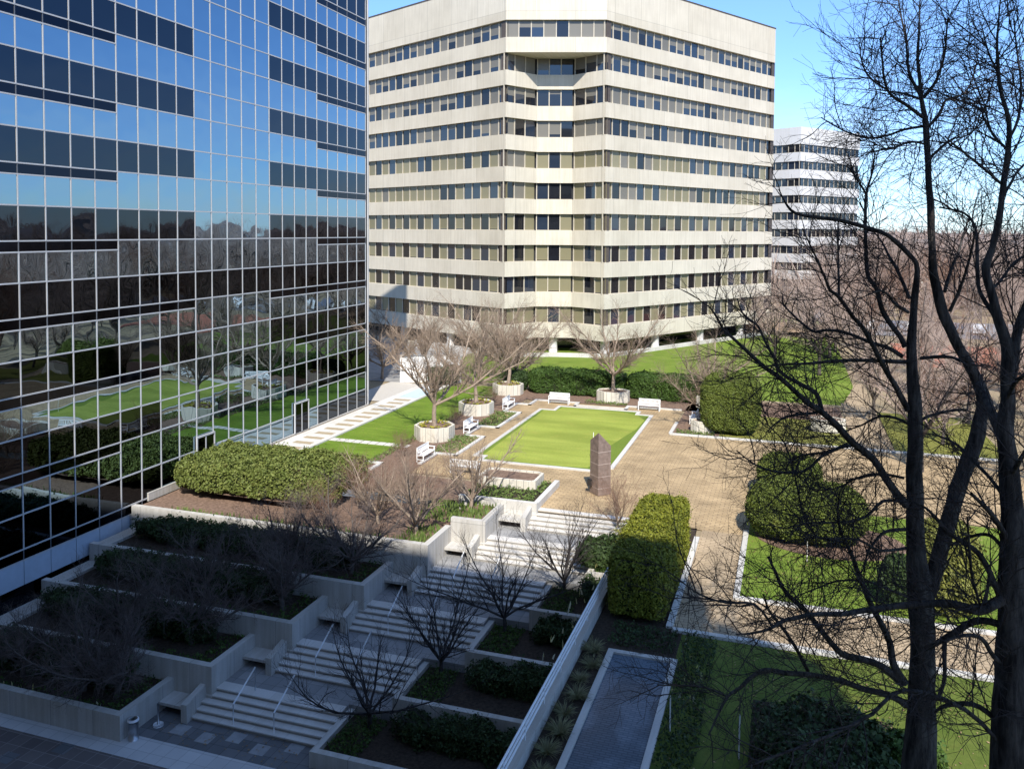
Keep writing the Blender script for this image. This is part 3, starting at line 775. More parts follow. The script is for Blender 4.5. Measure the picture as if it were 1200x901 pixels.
b = MB(); b.tube([(-23.3, 26.35, -4.5), (-23.3, 26.35, -4.44)], 0.2, 16); b.build('foot', M['rail_white'], t, True)
b = MB(); b.tube([(-23.3, 26.35, -4.44), (-23.3, 26.35, -3.6)], 0.045, 10); b.build('post', M['steel'], t, True)

# ================================================================== GLASS OFFICE BLOCK
UF = -34.4; VE = 64.0; MOD = 1.54; NC = 28; ROOF = 46.0
gt = thing('glass_office_block', 'mirrored blue glass office block with white mullions filling the left side', 'building', (UF, 40, -4.5))
b = MB(); b.box(-62, UF - 0.08, VE - MOD * NC, VE + 0.3, -5, ROOF - 0.02); b.build('core', M['tower_core'], gt)
b = MB(); b.box(-62, UF + 0.05, VE - MOD * NC, VE + 0.4, ROOF - 0.018, ROOF + 0.3); b.build('roof', M['alu'], gt)
def has_strip(k, c):
    if k >= 4: return c < 5 or c >= 18
    if k == 3: return c < 9 or c >= 14
    if k == 2: return c < 7 or c >= 16
    if k == 1: return c < 5 or c >= 18
    return True
def dark_v(k, c):
    if k == 3: return True
    if k >= 4 or k == 2: return c < 9 or c >= 14
    if k == 1: return c < 7 or c >= 16
    return c < 5 or c >= 16
rng = np.random.default_rng(11)
panes = []
def pane(c, z0, z1, mat, wob=0.003):
    v0 = VE - MOD * (c + 1) + 0.03; v1 = VE - MOD * c - 0.03
    a, bb = rng.normal(0, wob, 2)
    du = lambda v, z: UF + a * (v - (v0 + v1) / 2) + bb * (z - (z0 + z1) / 2)
    d2 = (UF ** 2 + ((v0 + v1) / 2) ** 2 + ((z0 + z1) / 2 - CAMZ) ** 2)
    vm = (v0 + v1) / 2
    inview = vm > 24.5
    score = (z1 - z0) * abs(UF) / d2 ** 1.5 * (1 if inview and -2 < (z0 + z1) / 2 < 33 else 0.001)
    panes.append((score, [(du(v0, z0), v0, z0), (du(v1, z0), v1, z0), (du(v1, z1), v1, z1), (du(v0, z1), v0, z1)], mat))
for c in range(NC):
    for kf in range(12):
        zs = -0.24 + 3.66 * kf
        if has_strip(kf, c): pane(c, zs - 0.50, zs - 0.03, 2)
        pane(c, zs + 0.03, zs + 1.65, 1 if dark_v(kf, c) else 0)
        ztop = zs + 1.68 + (1.44 if has_strip(kf + 1, c) else 1.98)
        pane(c, zs + 1.71, ztop - 0.03, 0)
panes.sort(key=lambda q: -q[0])
GM = [M['mirror'], M['mirror_dim'], M['strip']]
for sc_, q, m in panes[:100]:
    b = MB(); b.add(q, [(0, 1, 2, 3)], 0); b.build('window', GM[m], gt)
b = MB()
for sc_, q, m in panes[100:]: b.add(q, [(0, 1, 2, 3)], m)
o = b.build('window', GM, gt); o['kind'] = 'stuff'
for c in range(NC + 1):
    v = VE - MOD * c
    b = MB()
    for kf in range(13):
        zs = -0.24 + 3.66 * kf
        cut = (c == 0 and has_strip(kf, 0)) or (0 < c < NC and has_strip(kf, c) and has_strip(kf, c - 1)) or (c == NC)
        lo_ = zs - 0.53 if cut else zs
        if cut and zs < ROOF: b.box(UF - 0.03, UF + 0.02, v - 0.025, v + 0.025, zs - 0.53, zs, 1)
        nx = zs + 3.66 - (0.53 if ((c == 0 and has_strip(kf + 1, 0)) or (0 < c < NC and has_strip(kf + 1, c) and has_strip(kf + 1, c - 1)) or c == NC) else 0)
        if zs < ROOF: b.box(UF - 0.03, UF + 0.035, v - 0.03, v + 0.03, zs, min(nx, ROOF - 0.02), 0)
    b.build('mullion', [M['alu'], M['alu_dark']], gt)
for kf in range(12):
    zs = -0.24 + 3.66 * kf
    if zs > ROOF: break
    runs = [(zs + 1.68, 0, NC)] if zs + 1.68 < ROOF else []
    runs += [(zs, 0, NC)]
    # lower edge of strip where it exists
    cs = [c for c in range(NC) if has_strip(kf, c)]
    st = None
    for c in range(NC + 1):
        on = c < NC and has_strip(kf, c)
        if on and st is None: st = c
        if not on and st is not None: runs.append((zs - 0.53, st, c)); st = None
    if kf and kf != 3 or kf == 3:
        # where there is no strip below this line the vision pane sits straight on the pane under it
        pass
    b = MB()
    for z_, c0, c1 in runs:
        b.box(UF - 0.02, UF + 0.03, VE - MOD * c1, VE - MOD * c0, z_ - 0.036, z_ + 0.036)
    b.build('transom', M['alu'], gt)
# corner fin and return face
b = MB(); b.box(UF - 0.03, UF + 0.09, VE + 0.32, VE + 0.42, -0.78, ROOF - 0.02); b.build('corner_fin', M['alu'], gt)
b = MB(); b.box(UF - 0.06, UF - 0.02, VE + 0.045, VE + 0.318, -0.78, ROOF - 0.02); b.build('corner_strip', M['strip'], gt)
# panel skirt over the terraces and dark base
b = MB()
for c in range(17, NC):
    v1 = VE - MOD * c; v0 = v1 - MOD
    b.box(UF - 0.05, UF + 0.02, v0 + 0.02, v1 - 0.02, -1.95, -0.80)
b.build('metal_panel', M['panel_blue'], gt)
b = MB(); b.box(UF - 0.07, UF - 0.03, VE - MOD * NC, 38.2, -4.6, -1.96); b.build('base_glazing', M['strip'], gt)
b = MB(); b.box(UF - 0.05, UF + 0.1, 38.22, VE + 0.4, -0.4, 0.06); b.box(UF - 0.0, UF + 0.45, 24.0, 36.9, -4.6, -2.9); b.build('plinth', M['wall'], gt)
for (v0, v1, lab) in ((53.0, 54.9, 'door in a white frame'), (42.3, 44.0, 'dark door in a white frame')):
    d = MB(); d.box(UF + 0.06, UF + 0.10, v0 + 0.1, v1 - 0.1, 0.06, 2.2); do = d.build('door', M['strip'], gt); do['label'] = lab
    f = MB(); f.box(UF + 0.05, UF + 0.15, v0, v0 + 0.07, 0.06, 2.3); f.box(UF + 0.05, UF + 0.15, v1 - 0.07, v1, 0.06, 2.3); f.box(UF + 0.05, UF + 0.15, v0 + 0.07, v1 - 0.07, 2.2, 2.3); f.box(UF + 0.101, UF + 0.13, (v0 + v1) / 2 - .04, (v0 + v1) / 2 + .04, 0.06, 2.199)
    f.build('frame', M['alu'], do)

# ================================================================== CONCRETE OFFICE TOWERS
def dirv(deg): return np.array([math.sin(rad(deg)), math.cos(rad(deg))])

def office(t, segs_by_row, rows, zwin, spandrels, core, module, mats, seed, blinds, setback=0.38, cam=(0, 0)):
    """rows of windows along facade segments; every window is its own part, the smallest ones together"""
    rng = random.Random(seed)
    wins = []
    for r, zsill in rows:
        segs = segs_by_row(r)
        fr = MB()
        for (a, c) in segs:
            a = np.array(a, float); c = np.array(c, float); L = np.linalg.norm(c - a); d = (c - a) / L; nin = np.array([-d[1], d[0]])
            n = max(1, int(round(L / module))); w = L / n
            for i in range(n):
                p0 = a + d * (w * i) + nin * setback; p1 = a + d * (w * (i + 1)) + nin * setback
                q = MB(); z0, z1 = zsill + 0.02, zsill + zwin - 0.02
                fillm, frac = blinds(r, i, n, rng)
                P0 = p0 + d * 0.05; P1 = p1 - d * 0.05
                tt = -nin * rng.uniform(-0.004, 0.004)
                if frac <= 0: q.quad((*P0, z0), (*P1, z0), (*(P1 + tt), z1), (*(P0 + tt), z1), 0 if rng.random() < 0.6 else 1)
                elif frac >= 1: q.quad((*P0, z0), (*P1, z0), (*P1, z1), (*P0, z1), fillm)
                else:
                    zm = z1 - (z1 - z0) * frac
                    q.quad((*P0, z0), (*P1, z0), (*P1, zm), (*P0, zm), 0 if rng.random() < 0.4 else 1)
                    q.quad((*P0, zm), (*P1, zm), (*P1, z1), (*P0, z1), fillm)
                m_ = (p0 + p1) / 2 - np.array(cam); D2 = m_ @ m_ + (zsill - CAMZ) ** 2
                wins.append((abs(m_ @ nin) / D2 ** 1.5 * w, q))
                fr.obox(p0, d, -0.055, 0.055, -0.09, 0.02, zsill, zsill + zwin)
            fr.obox(a + nin * setback, d, 0, L, -0.05, 0.0, zsill, zsill + 0.06)
        fr.build('window_frame', M['tower_frame'], t)
    wins.sort(key=lambda q: -q[0])
    for s_, q in wins[:100]: q.build('window', mats, t)
    if len(wins) > 100:
        big = MB()
        for s_, q in wins[100:]:
            for f, m in zip(q.F, q.M): big.add([q.V[i] for i in f], [(0, 1, 2, 3)], m)
        o = big.build('window', mats, t); o['kind'] = 'stuff'
    for nm, poly, z0, z1, m in spandrels:
        b = MB(); b.prism(poly, z0, z1, 0); b.build(nm, m, t)
    b = MB(); b.prism(core[0], core[1], core[2]); b.build('core', M['tower_core'], t)

C0 = np.array([-25.75, 93.10]); E = dirv(-16.9 + 90); AW = dirv(-16.9); RD = dirv(29.8); LD = dirv(-63.5)
A_ = C0 - 5.7 * E; B_ = C0 + 5.7 * E; N1 = C0 - 2.1 * E + 3.3 * AW; N2 = C0 + 2.1 * E + 3.3 * AW
Cc = B_ + 35.6 * RD; Dd = Cc + 11.4 * AW; Ee = Dd + 62 * LD; Al = A_ + 60 * LD
full = [tuple(q) for q in (A_, B_, Cc, Dd, Ee, Al)]
notch = [tuple(q) for q in (A_, N1, N2, B_, Cc, Dd, Ee, Al)]
tw = thing('concrete_office_tower', 'ten storey cream concrete office tower with ribbon windows behind the garden', 'building', (float(C0[0]), float(C0[1]), 0))
sill = lambda r: 15.1 + (7 - r) * 3.66
WH = 1.95
sp = [('parapet', full, sill(1) + WH, 43.75, M['tower']), ('spandrel', full, sill(2) + WH, sill(1), M['tower'])]
for r in range(2, 10): sp.append(('spandrel', notch, sill(r + 1) + WH, sill(r), M['tower']))
sp.append(('base_spandrel', notch, 2.35, sill(10), M['tower']))
core_poly = offset(notch, 0.55)
def blinds_tower(r, i, n, rg):
    if r <= 3: x = rg.random(); return (2, 1.0) if x < 0.34 else ((2, rg.choice([0.25, 0.4, 0.5, 0.55, 0.7])) if x < 0.88 else (2, 0))
    if r == 4: x = rg.random(); return (2, 1.0) if x < 0.35 else ((2, rg.choice([0.3, 0.5, 0.8])) if x < 0.6 else (2, 0))
    if r <= 6: return (3 if r > 4 and rg.random() < 0.8 else 2, 1.0) if rg.random() < 0.62 else (2, 0)
    return (3, rg.choice([1.0, 1.0, 0.93])) if (i % 2 == 0) != (rg.random() < 0.08) else (3, 0)
def segs_tower(r):
    if r == 1: return [(Al, A_), (A_, B_), (B_, Cc)]
    return [(Al, A_), (A_, N1), (N1, N2), (N2, B_), (B_, Cc)]
office(tw, segs_tower, [(r, sill(r)) for r in range(1, 11)], WH, sp, (core_poly, 2.4, 43.5), 1.5, [M['win_dark'], M['win_blue'], M['blind'], M['curtain']], 21, blinds_tower)
for r in range(1, 11):
    for P_, d_ in ((A_, LD), (B_, RD), (Cc, -RD)):
        b = MB()
        c_ = np.array(P_) + np.array(AW) * 0.33
        b.obox(c_, d_, -0.02, 0.75, -0.05 if d_ is not LD else -0.02, 0.05, sill(r) + 0.003, sill(r) + WH - 0.003)
        b.build('corner_panel', M['dark_panel'], tw)
b = MB(); cp = offset(full, 0.06); ring(b, offset(full, -0.05), offset(full, 0.5), 43.752, 43.9); b.build('coping', M['dark_panel'], tw)
# undercroft: recessed dark ground floor, white columns, low white wall
b = MB(); b.prism(offset(notch, 4.5), -0.5, 2.36); b.build('recessed_lobby', M['win_dark'], tw)
b = MB(); b.prism(offset(full, 0.4), -0.6, 0.5); b.build('lobby_floor', M['soffit'], tw)
cols = [A_ + E * 5.7 + AW * 4.1 + np.array([0.0, 0.0])] + [B_ + RD * q + dirv(-60.2) * 0.9 for q in (1.2, 10.5, 19.8, 29.1)] + [A_ + LD * q + dirv(26.5) * 0.9 for q in (1.2, 10.5, 19.8)]
for q in cols:
    b = MB(); b.tube([(q[0], q[1], 0.5), (q[0], q[1], 2.352)], 0.5, 20); b.build('column', M['white_office'], tw, True)
lw = MB()
lo = [A_ + LD * 16, A_, C0 + AW * 0.6, B_, B_ + RD * 34]
for a, c in zip(lo[:-1], lo[1:]):
    L = np.linalg.norm(c - a); d = (c - a) / L; lw.obox(a, d, 0, L, -0.45, -0.15, -0.1, 1.0)
lw.solo('low_wall', M['white_curb'], 'low white wall along the foot of the cream concrete tower', 'wall')

# far white office
wo = np.array(G(936, 371.0, 0)); wo = np.array([math.sin(math.atan2(336, 985) - YAW), math.cos(math.atan2(336, 985) - YAW)]) * 190
R2 = dirv(36); L2 = dirv(-58); A2 = wo; wl = 60
B2 = A2 + R2 * 22; W2 = A2 + L2 * 34
poly2 = [tuple(q) for q in (A2, B2, B2 + L2 * 34, W2)]
to = thing('white_office_block', 'distant white office block with dark ribbon windows right of the cream tower', 'building', (float(wo[0]), float(wo[1]), 0))
rows2 = [(r, 32.2 - 3.62 * (r - 1)) for r in range(1, 10)]
sp2 = [('parapet', poly2, rows2[0][1] + 1.75, 37.6, M['white_office'])]
for q in range(8): sp2.append(('spandrel', poly2, rows2[q + 1][1] + 1.75, rows2[q][1], M['white_office']))
sp2.append(('base_spandrel', poly2, 0.0, rows2[8][1], M['white_office']))
office(to, lambda r: [(W2, A2), (A2, B2)], rows2, 1.75, sp2, (offset(poly2, 0.5), 0.5, 37.4), 1.55, [M['win_dark'], M['win_blue'], M['blind'], M['curtain']], 5,
       lambda r, i, n, rg: (2, 0.25) if rg.random() < 0.25 else (2, 0), 0.3)

# the office block the view is taken from: it throws the big shadow
ob_ = thing('home_office_block', 'cream concrete office block behind the viewer that shades the terraces', 'building', (-15, -20, -4.5))
hp = [(-75, -40), (10.15, -40), (10.15, -0.9), (-75, -0.9)]
for q in range(10):
    z0 = -4.5 + 4.36 * q
    b = MB(); b.prism(hp, z0 + 2.2, 39.75 if q == 9 else z0 + 4.36); b.build('spandrel', M['tower'], ob_)
    b = MB(); b.prism(offset(hp, 0.4), z0, z0 + 2.2); b.build('window_band', M['win_dark'], ob_)
b = MB(); b.prism([(10.152, -40), (13.9, -40), (13.9, -3.2), (10.152, -1.1)], -4.5, 36.2); b.build('stair_tower', M['tower'], ob_)

# white screen wall, small walls near the tower foot
t = thing('screen_wall', 'plain white screen wall standing before the cream tower by the end of the walk', 'wall', (-33.9, 76.2, 0))
b = MB(); q0 = np.array((-36.6, 75.2)); q1 = np.array((-30.9, 77.3)); d_ = (q1 - q0) / np.linalg.norm(q1 - q0); b.obox(q0, d_, 0, float(np.linalg.norm(q1 - q0)), 0, 0.3, -0.05, 2.55); b.build('wall', M['white_paint'], t)
b = MB(); b.obox(q0, d_, -0.04, float(np.linalg.norm(q1 - q0)) + 0.04, -0.04, 0.34, 2.552, 2.64); b.build('coping', M['white_curb'], t)
#--PART3--
# ================================================================== GARDEN FURNITURE
def octa(cx, cy, rx, ry, ch=0.42):
    if rx > 1.6: ch = 0.78
    return [(cx - rx, cy - ry * ch), (cx - rx * ch, cy - ry), (cx + rx * ch, cy - ry), (cx + rx, cy - ry * ch), (cx + rx, cy + ry * ch), (cx + rx * ch, cy + ry), (cx - rx * ch, cy + ry), (cx - rx, cy + ry * ch)]
def pot(label, x, y, rx, ry, h=0.95, flowers=True, soilm='mulch', group='pale concrete tree planters round the green'):
    t = thing('garden_planter', label, 'planter', (x, y, 0), 0, group)
    o = octa(x, y, rx, ry); i = offset(o, 0.16)
    b = MB(); ring(b, o, i, -0.02, h); b.build('wall', M['pot'], t)
    b = MB(); b.prism(i, 0.0, h - 0.1); b.build('soil', M[soilm], t)
    if flowers:
        rng = np.random.default_rng(int(abs(x * 100 + y * 10)))
        a = rng.uniform(0, 6.283, 260); r_ = rng.uniform(0.55, 0.86, 260)
        P = np.stack([np.cos(a) * rx * r_, np.sin(a) * ry * r_, h - 0.04 + rng.uniform(0, 0.14, 260)], 1)
        keep = (np.sin(a * 5 + x) > -0.35); P = P[keep]
        V, Fq = leaf_cards(rng, P, np.tile([0, 0, 1.0], (len(P), 1)), 0.09, 0.5)
        link('flowers', np_mesh('flowers', V, Fq, M['leaf_pansy']), t)['kind'] = 'stuff'
    return t
pot('large pale planter holding the nearest tree left of the putting green', -24.25, 55.5, 1.35, 1.35, 1.0)
pot('pale tree planter midway along the left side, between two white benches', -24.4, 64.4, 1.35, 1.35, 0.95)
pot('farthest pale tree planter at the back left corner by the hedge', -24.6, 73.2, 1.35, 1.2, 0.95)
pot('pale tree planter between the two benches at the back of the green', -14.75, 73.2, 1.4, 1.1, 0.95, False)
pot('flat pale planter of bare brown earth at the near edge of the green', -15.35, 46.4, 1.75, 1.05, 0.75, False, group=None)
pot('small pale planter left of the big round clipped bush', -6.1, 64.3, 0.85, 0.7, 0.85, False)
pot('pale planter half hidden behind the big round clipped bush', -6.5, 73.4, 1.0, 0.9, 0.9, False)
pot('pale planter on the olive turf behind the dark branches at right', 2.9, 67.6, 1.25, 0.8, 0.95, False)
pot('pale low planter in the mulch bed beside the left lawn', -26.3, 47.1, 0.8, 0.5, 0.3, False, group=None)

def make_bench():
    t = thing('garden_bench', 'x', 'bench', (0, 0, 0), 0, 'white slatted garden benches')
    W = 1.75
    def part(n, f):
        b = MB(); f(b); return b.build(n, M['white_paint'], t)
    part('seat', lambda b: [b.box(-W / 2, W / 2, -0.02 + 0.095 * i, 0.06 + 0.095 * i, 0.42, 0.45) for i in range(5)])
    def back(b):
        b.box(-W / 2, W / 2, 0.47, 0.51, 0.86, 0.93); b.box(-W / 2, W / 2, 0.47, 0.51, 0.50, 0.55)
        for i in range(16): b.box(-W / 2 + 0.06 + i * 0.107, -W / 2 + 0.12 + i * 0.107, 0.48, 0.50, 0.551, 0.859)
    part('backrest', back)
    for sx in (-W / 2 - 0.03, W / 2 - 0.03):
        part('leg', lambda b: b.box(sx, sx + 0.06, 0.0, 0.06, 0, 0.64))
        part('leg', lambda b: b.box(sx, sx + 0.06, 0.45, 0.51, 0, 0.93))
        part('armrest', lambda b: b.box(sx - 0.01, sx + 0.07, -0.03, 0.449, 0.641, 0.68))
        part('stretcher', lambda b: b.box(sx + 0.01, sx + 0.05, 0.061, 0.449, 0.16, 0.2))
    return t
bench0 = make_bench()
BN = [(-18.95, 70.1, 0, 'white bench facing the viewer at the back left of the putting green'),
      (-11.1, 70.1, 0, 'white bench facing the viewer at the back right of the putting green'),
      (-22.3, 67.3, 90, 'farthest of the white benches along the left side, by the back corner'),
      (-22.3, 58.4, 90, 'white bench between the two nearer tree planters on the left side'),
      (-22.3, 50.2, 90, 'white bench nearest the bare shrubs on the left side, before the large planter'),
      (-18.9, 48.2, 180, 'white bench facing away from the viewer behind the bare shrubs'),
      (-7.3, 67.2, -90, 'white bench beside the small tree left of the big round bush')]
for i, (x, y, a, lab) in enumerate(BN):
    o = bench0 if i == 0 else copy_tree(bench0)
    o.location = (x, y, 0.0); o.rotation_euler = (0, 0, rad(a)); o['label'] = lab

# stone pillar
t = thing('stone_pillar', 'brown stacked stone pillar with a pointed top on the brick plaza', 'sculpture', (-10.15, 46.9, 0), 0)
cx, cy, ang = -10.15, 46.9, rad(46)
def sq(h, c=(cx, cy)): return [(c[0] + h * math.cos(ang + a), c[1] + h * math.sin(ang + a)) for a in (rad(-135), rad(-45), rad(45), rad(135))]
zz = 0.0; rng = random.Random(2)
for i, hh in enumerate((0.42, 0.66, 0.72, 0.70)):
    b = MB(); b.prism(sq(0.60 + (0.02 if i == 0 else 0)), zz + 0.02, zz + hh - 0.02); b.build('block', M['granite'], t)
    b = MB(); b.prism(sq(0.605 if i < 3 else 0.61), zz + hh - 0.02, zz + hh + 0.02); b.build('joint', M['joint'], t)
    zz += hh
b = MB(); s4 = sq(0.60); zz += 0.02
P = [(*q, zz) for q in s4]; hts = (0.42, 0.20, 0.55, 0.42)
tp = (cx - 0.12, cy + 0.02, zz + 0.95)
U = [(*q, zz + h) for q, h in zip(s4, (1.12, 0.28, 0.30, 0.52))]
b.add(P + U, [(0, 1, 5, 4), (1, 2, 6, 5), (2, 3, 7, 6), (3, 0, 4, 7), (4, 5, 6), (4, 6, 7), (3, 2, 1, 0)]); b.build('cap_block', M['granite'], t)
b = MB(); b.obox((cx - 0.55, cy - 0.15), (1, 0), -0.16, 0.12, -0.12, 0.12, 0.45, 0.8); b.build('shadow_box', M['win_dark'], t)  # dark box put in for the pillar's shadow beside its base

# short white posts on the lawns
for (x, y, h_, lab) in ((0.95, 40.2, 0.95, 'thin white post on the sunlit right lawn'), (-1.15, 24.3, 1.3, 'pale post at the left end of the shaded shrub bed'), (-3.2, 25.0, 1.1, 'pale post on the shaded strip right of the pool')):
    b = MB(); b.tube([(x, y, 0), (x, y, h_ - 0.06), (x, y, h_)], [0.022, 0.022, 0.01], 8); b.solo('lawn_post', M['white_curb'], lab, 'post', None, True)

# ================================================================== HEDGES AND CLIPPED BUSHES
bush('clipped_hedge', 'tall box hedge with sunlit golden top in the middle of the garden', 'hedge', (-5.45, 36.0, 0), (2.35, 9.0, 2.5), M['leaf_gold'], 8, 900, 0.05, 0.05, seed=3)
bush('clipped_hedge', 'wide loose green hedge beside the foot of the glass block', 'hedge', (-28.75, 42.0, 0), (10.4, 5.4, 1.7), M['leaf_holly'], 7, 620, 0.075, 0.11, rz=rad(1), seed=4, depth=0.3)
bush('clipped_hedge', 'long dark back hedge, left half, behind the left rear bench', 'hedge', (-18.6, 75.6, 0), (9.0, 2.9, 2.1), M['leaf_hedge'], 8, 520, 0.075, 0.08, seed=5)
bush('clipped_hedge', 'long dark back hedge, right half, behind the right rear bench', 'hedge', (-10.0, 76.0, 0), (7.6, 2.9, 2.1), M['leaf_hedge'], 8, 520, 0.075, 0.08, seed=6)
bush('topiary_bush', 'big round clipped bush beside the far corner of the brick plaza', 'bush', (-4.15, 65.2, 0), (4.3, 4.4, 4.3), M['leaf_yew'], 3.6, 800, 0.058, 0.05, seed=7)
bush('topiary_bush', 'rear cloud clipped bush standing behind the larger one, right of the plaza', 'bush', (0.15, 49.9, 0), (3.6, 3.2, 2.4), M['leaf_yew'], 2.7, 850, 0.055, 0.05, seed=8)
bush('topiary_bush', 'broad cloud clipped bush in the mulch island right of the plaza', 'bush', (0.95, 43.4, 0), (5.7, 3.7, 2.75), M['leaf_yew'], 2.7, 850, 0.055, 0.06, seed=9)
bush('topiary_bush', 'dark egg shaped clipped bush behind the big bare trunk', 'bush', (4.35, 36.6, 0), (1.4, 1.4, 2.1), M['leaf_dark'], 2.4, 500, 0.07, 0.03, seed=10)
bush('topiary_bush', 'tall olive green bush between the two big bare trunks', 'bush', (6.1, 36.9, 0), (2.4, 2.2, 3.4), M['leaf_olive'], 4, 380, 0.09, 0.08, seed=11)
for i, (x, y, s, lab) in enumerate(((-32.6, 75.1, 1.75, 'left round dark bush against the white screen wall'), (-31.35, 75.5, 1.95, 'right round dark bush against the white screen wall'))):
    bush('topiary_bush', lab, 'bush', (x, y, 0), (s, s, s), M['leaf_dark'], 2.2, 420, 0.09, 0.03, seed=12 + i)
bush('evergreen_bush', 'small dark bush at the left end of the back hedge', 'bush', (-24.6, 75.4, 0), (2.4, 2.0, 1.8), M['leaf_dark'], 2.6, 380, 0.10, 0.08, seed=15)
bush('evergreen_bush', 'wide dark leafy shrub in the shaded bed at the bottom of the view', 'bush', (1.2, 24.3, 0), (3.6, 4.2, 1.25), M['leaf_dark'], 3, 330, 0.085, 0.14, seed=16, depth=0.35)
bush('evergreen_bush', 'round green shrub at the foot of the big bare trunk in the shade', 'bush', (3.5, 25.0, 0), (1.5, 1.5, 1.2), M['leaf_hedge'], 2.6, 420, 0.07, 0.05, seed=17)
# dark evergreen rows in the left terraces (one at the back of each), right terraces
Lsz = [(7.7 + SU * i, 1.5, 1.2) for i in range(4)]
Lx = [(-33.0 - 25.3 + SU * i) / 2 for i in range(4)]
for i in range(4):
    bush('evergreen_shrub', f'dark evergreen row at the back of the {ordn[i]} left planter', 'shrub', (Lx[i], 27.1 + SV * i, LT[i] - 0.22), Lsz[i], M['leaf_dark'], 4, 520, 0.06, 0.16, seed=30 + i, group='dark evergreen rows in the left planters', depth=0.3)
for i in range(4):
    x0 = -15.0 + SU * i; x1 = -7.7; top = -3.9 + SZ * i
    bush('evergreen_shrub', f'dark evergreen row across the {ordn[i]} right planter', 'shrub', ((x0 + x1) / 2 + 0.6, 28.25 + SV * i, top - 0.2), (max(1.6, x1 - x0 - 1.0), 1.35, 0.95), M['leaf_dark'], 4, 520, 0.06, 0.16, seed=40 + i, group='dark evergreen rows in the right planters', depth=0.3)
bush('evergreen_shrub', 'dark shrub against the parapet in the fifth right planter', 'shrub', (-8.35, 39.4, -1.1), (2.3, 2.3, 1.15), M['leaf_dark'], 3, 300, 0.085, 0.12, seed=47)
# ornamental grasses along the parapet
rng = np.random.default_rng(77)
n_ = 150; az = rng.uniform(0, 6.283, n_); L_ = []
for i in range(n_):
    d = np.array([math.cos(az[i]), math.sin(az[i]), rng.uniform(1.2, 3.0)]); d /= np.linalg.norm(d)
    p_ = sweep(rng, np.array([0.05 * math.cos(az[i]), 0.05 * math.sin(az[i]), 0.0]), d, rng.uniform(0.45, 0.8), 5, 0.05, -0.28); L_.append((p_, np.array([0.012, 0.012, 0.011, 0.008, 0.003])))
V, Fq = tubes_np(L_, 3); gm = np_mesh('grass_tuft', V, Fq, M['leaf_grass'])
for i in range(13):
    o = link('ornamental_grass', gm, None, (-6.35 + 0.08 * math.sin(i * 3), 16.6 + 1.02 * i, 0.0)); o.rotation_euler = (0, 0, i * 1.3); o.scale = [0.62 + 0.25 * ((i * 7) % 5) / 5] * 3
    tag(o, 'arching pale grass tuft in the row between the parapet and the pool', 'ornamental grass', 'pale grass tufts along the parapet')

# ground cover and bulbs
rects = []
for i in range(4): rects += [(-24.8 + SU * i - 0.4, -24.35 + SU * i, 25.5 + SV * i, 27.9 + SV * i, LT[i] - 0.2), (-31 + SU * i * .5, -24.4 + SU * i, 25.35 + SV * i, 25.75 + SV * i, LT[i] - 0.2)]
cover('bulb_leaves', M['leaf_bulb'], [(-18.4, -16.8, 37.2, 39.6, -0.4), (-32, -17, 37.15, 37.5, -0.4), (-16.9, -14.9, 40.1, 42.6, 0.0), (-18.5, -16.5, 39.6, 42.5, -0.02)], 60, 0.30, 0.07, 3)
leaf_cover('shaded_bulbs', M['leaf_hedge'], rects, 120, 0.06, 0.28, 4)
leaf_cover('shaded_ground_cover', M['leaf_hedge'], [(-15.9 + SU * i, -14.5 + SU * i, 26.35 + SV * i, 28.8 + SV * i, -4.07 + SZ * i) for i in range(6)], 340, 0.05, 0.3, 6)
leaf_cover('bed_ground_cover', M['leaf_bulb'], [(-22.9, -21.2, 51.8, 56.7, 0.0), (-22.9, -21.2, 60.2, 65.4, 0.0), (-17.1, -13.1, 43.1, 45.3, 0.24), (-13.6, -13.1, 45.3, 47.1, 0.24), (-7.9, -5.2, 62.7, 63.6, 0.02), (-16.9, -13.2, 71.3, 72.2, 0.0), (-25.9, -25.2, 47, 73, 0.0), (-28.5, -27.7, 45.6, 48.5, 0.0)], 150, 0.065, 0.28, 8)
cover('pale_flowers', M['petal'], [(-31.0, -24.6, 25.35, 25.7, -3.66), (-8.3, -7.3, 28.0, 42.0, -0.3), (-3.4, -2.6, 26.5, 31.0, 0.0)], 5, 0.25, 0.06, 12)
leaf_cover('pool_side_plants', M['leaf_dark'], [(-3.45, -2.3, 14, 31.2, 0.02), (-6.1, -3.7, 29.6, 31.3, 0.02), (-0.9, 3.2, 21, 27.4, 0.02)], 260, 0.05, 0.3, 13)
leaf_cover('hedge_foot_cover', M['leaf_olive'], [(-6.9, -5.5, 40.8, 42.7, 0.0), (-8.3, -7.2, 41.2, 43.2, -0.3)], 300, 0.05, 0.3, 14)

def litter(name, rects, n, seed):
    rng = np.random.default_rng(seed); Ps = []
    for x0, x1, y0, y1, z, w in rects:
        k = int(n * w); Ps.append(np.stack([rng.uniform(x0, x1, k), rng.uniform(y0, y1, k), np.full(k, z) + rng.random(k) * 0.02], 1))
    P = np.vstack(Ps); V, Fq = leaf_cards(rng, P, np.tile([0, 0, 1.0], (len(P), 1)), 0.045, 0.85)
    ob = link(name, np_mesh(name, V, Fq, M['leaf_litter'])); ob['kind'] = 'stuff'
litter('fallen_leaves', [(-31, -23.5, 46, 75, 0.03, 1), (-22, -8.5, 43.5, 71, 0.03, .6), (-1.7, 11, 35.4, 47.5, 0.03, 1.2), (-12.6, -2.2, 43.5, 62, 0.02, .5), (-4, 12, 31.6, 35, 0.02, .8), (-23, -17, 25.6, 27.0, -4.47, .15), (-3.5, 11, 18, 31, 0.03, 1.0), (-8, 5, 62.7, 70.5, 0.04, .7)], 700, 90)

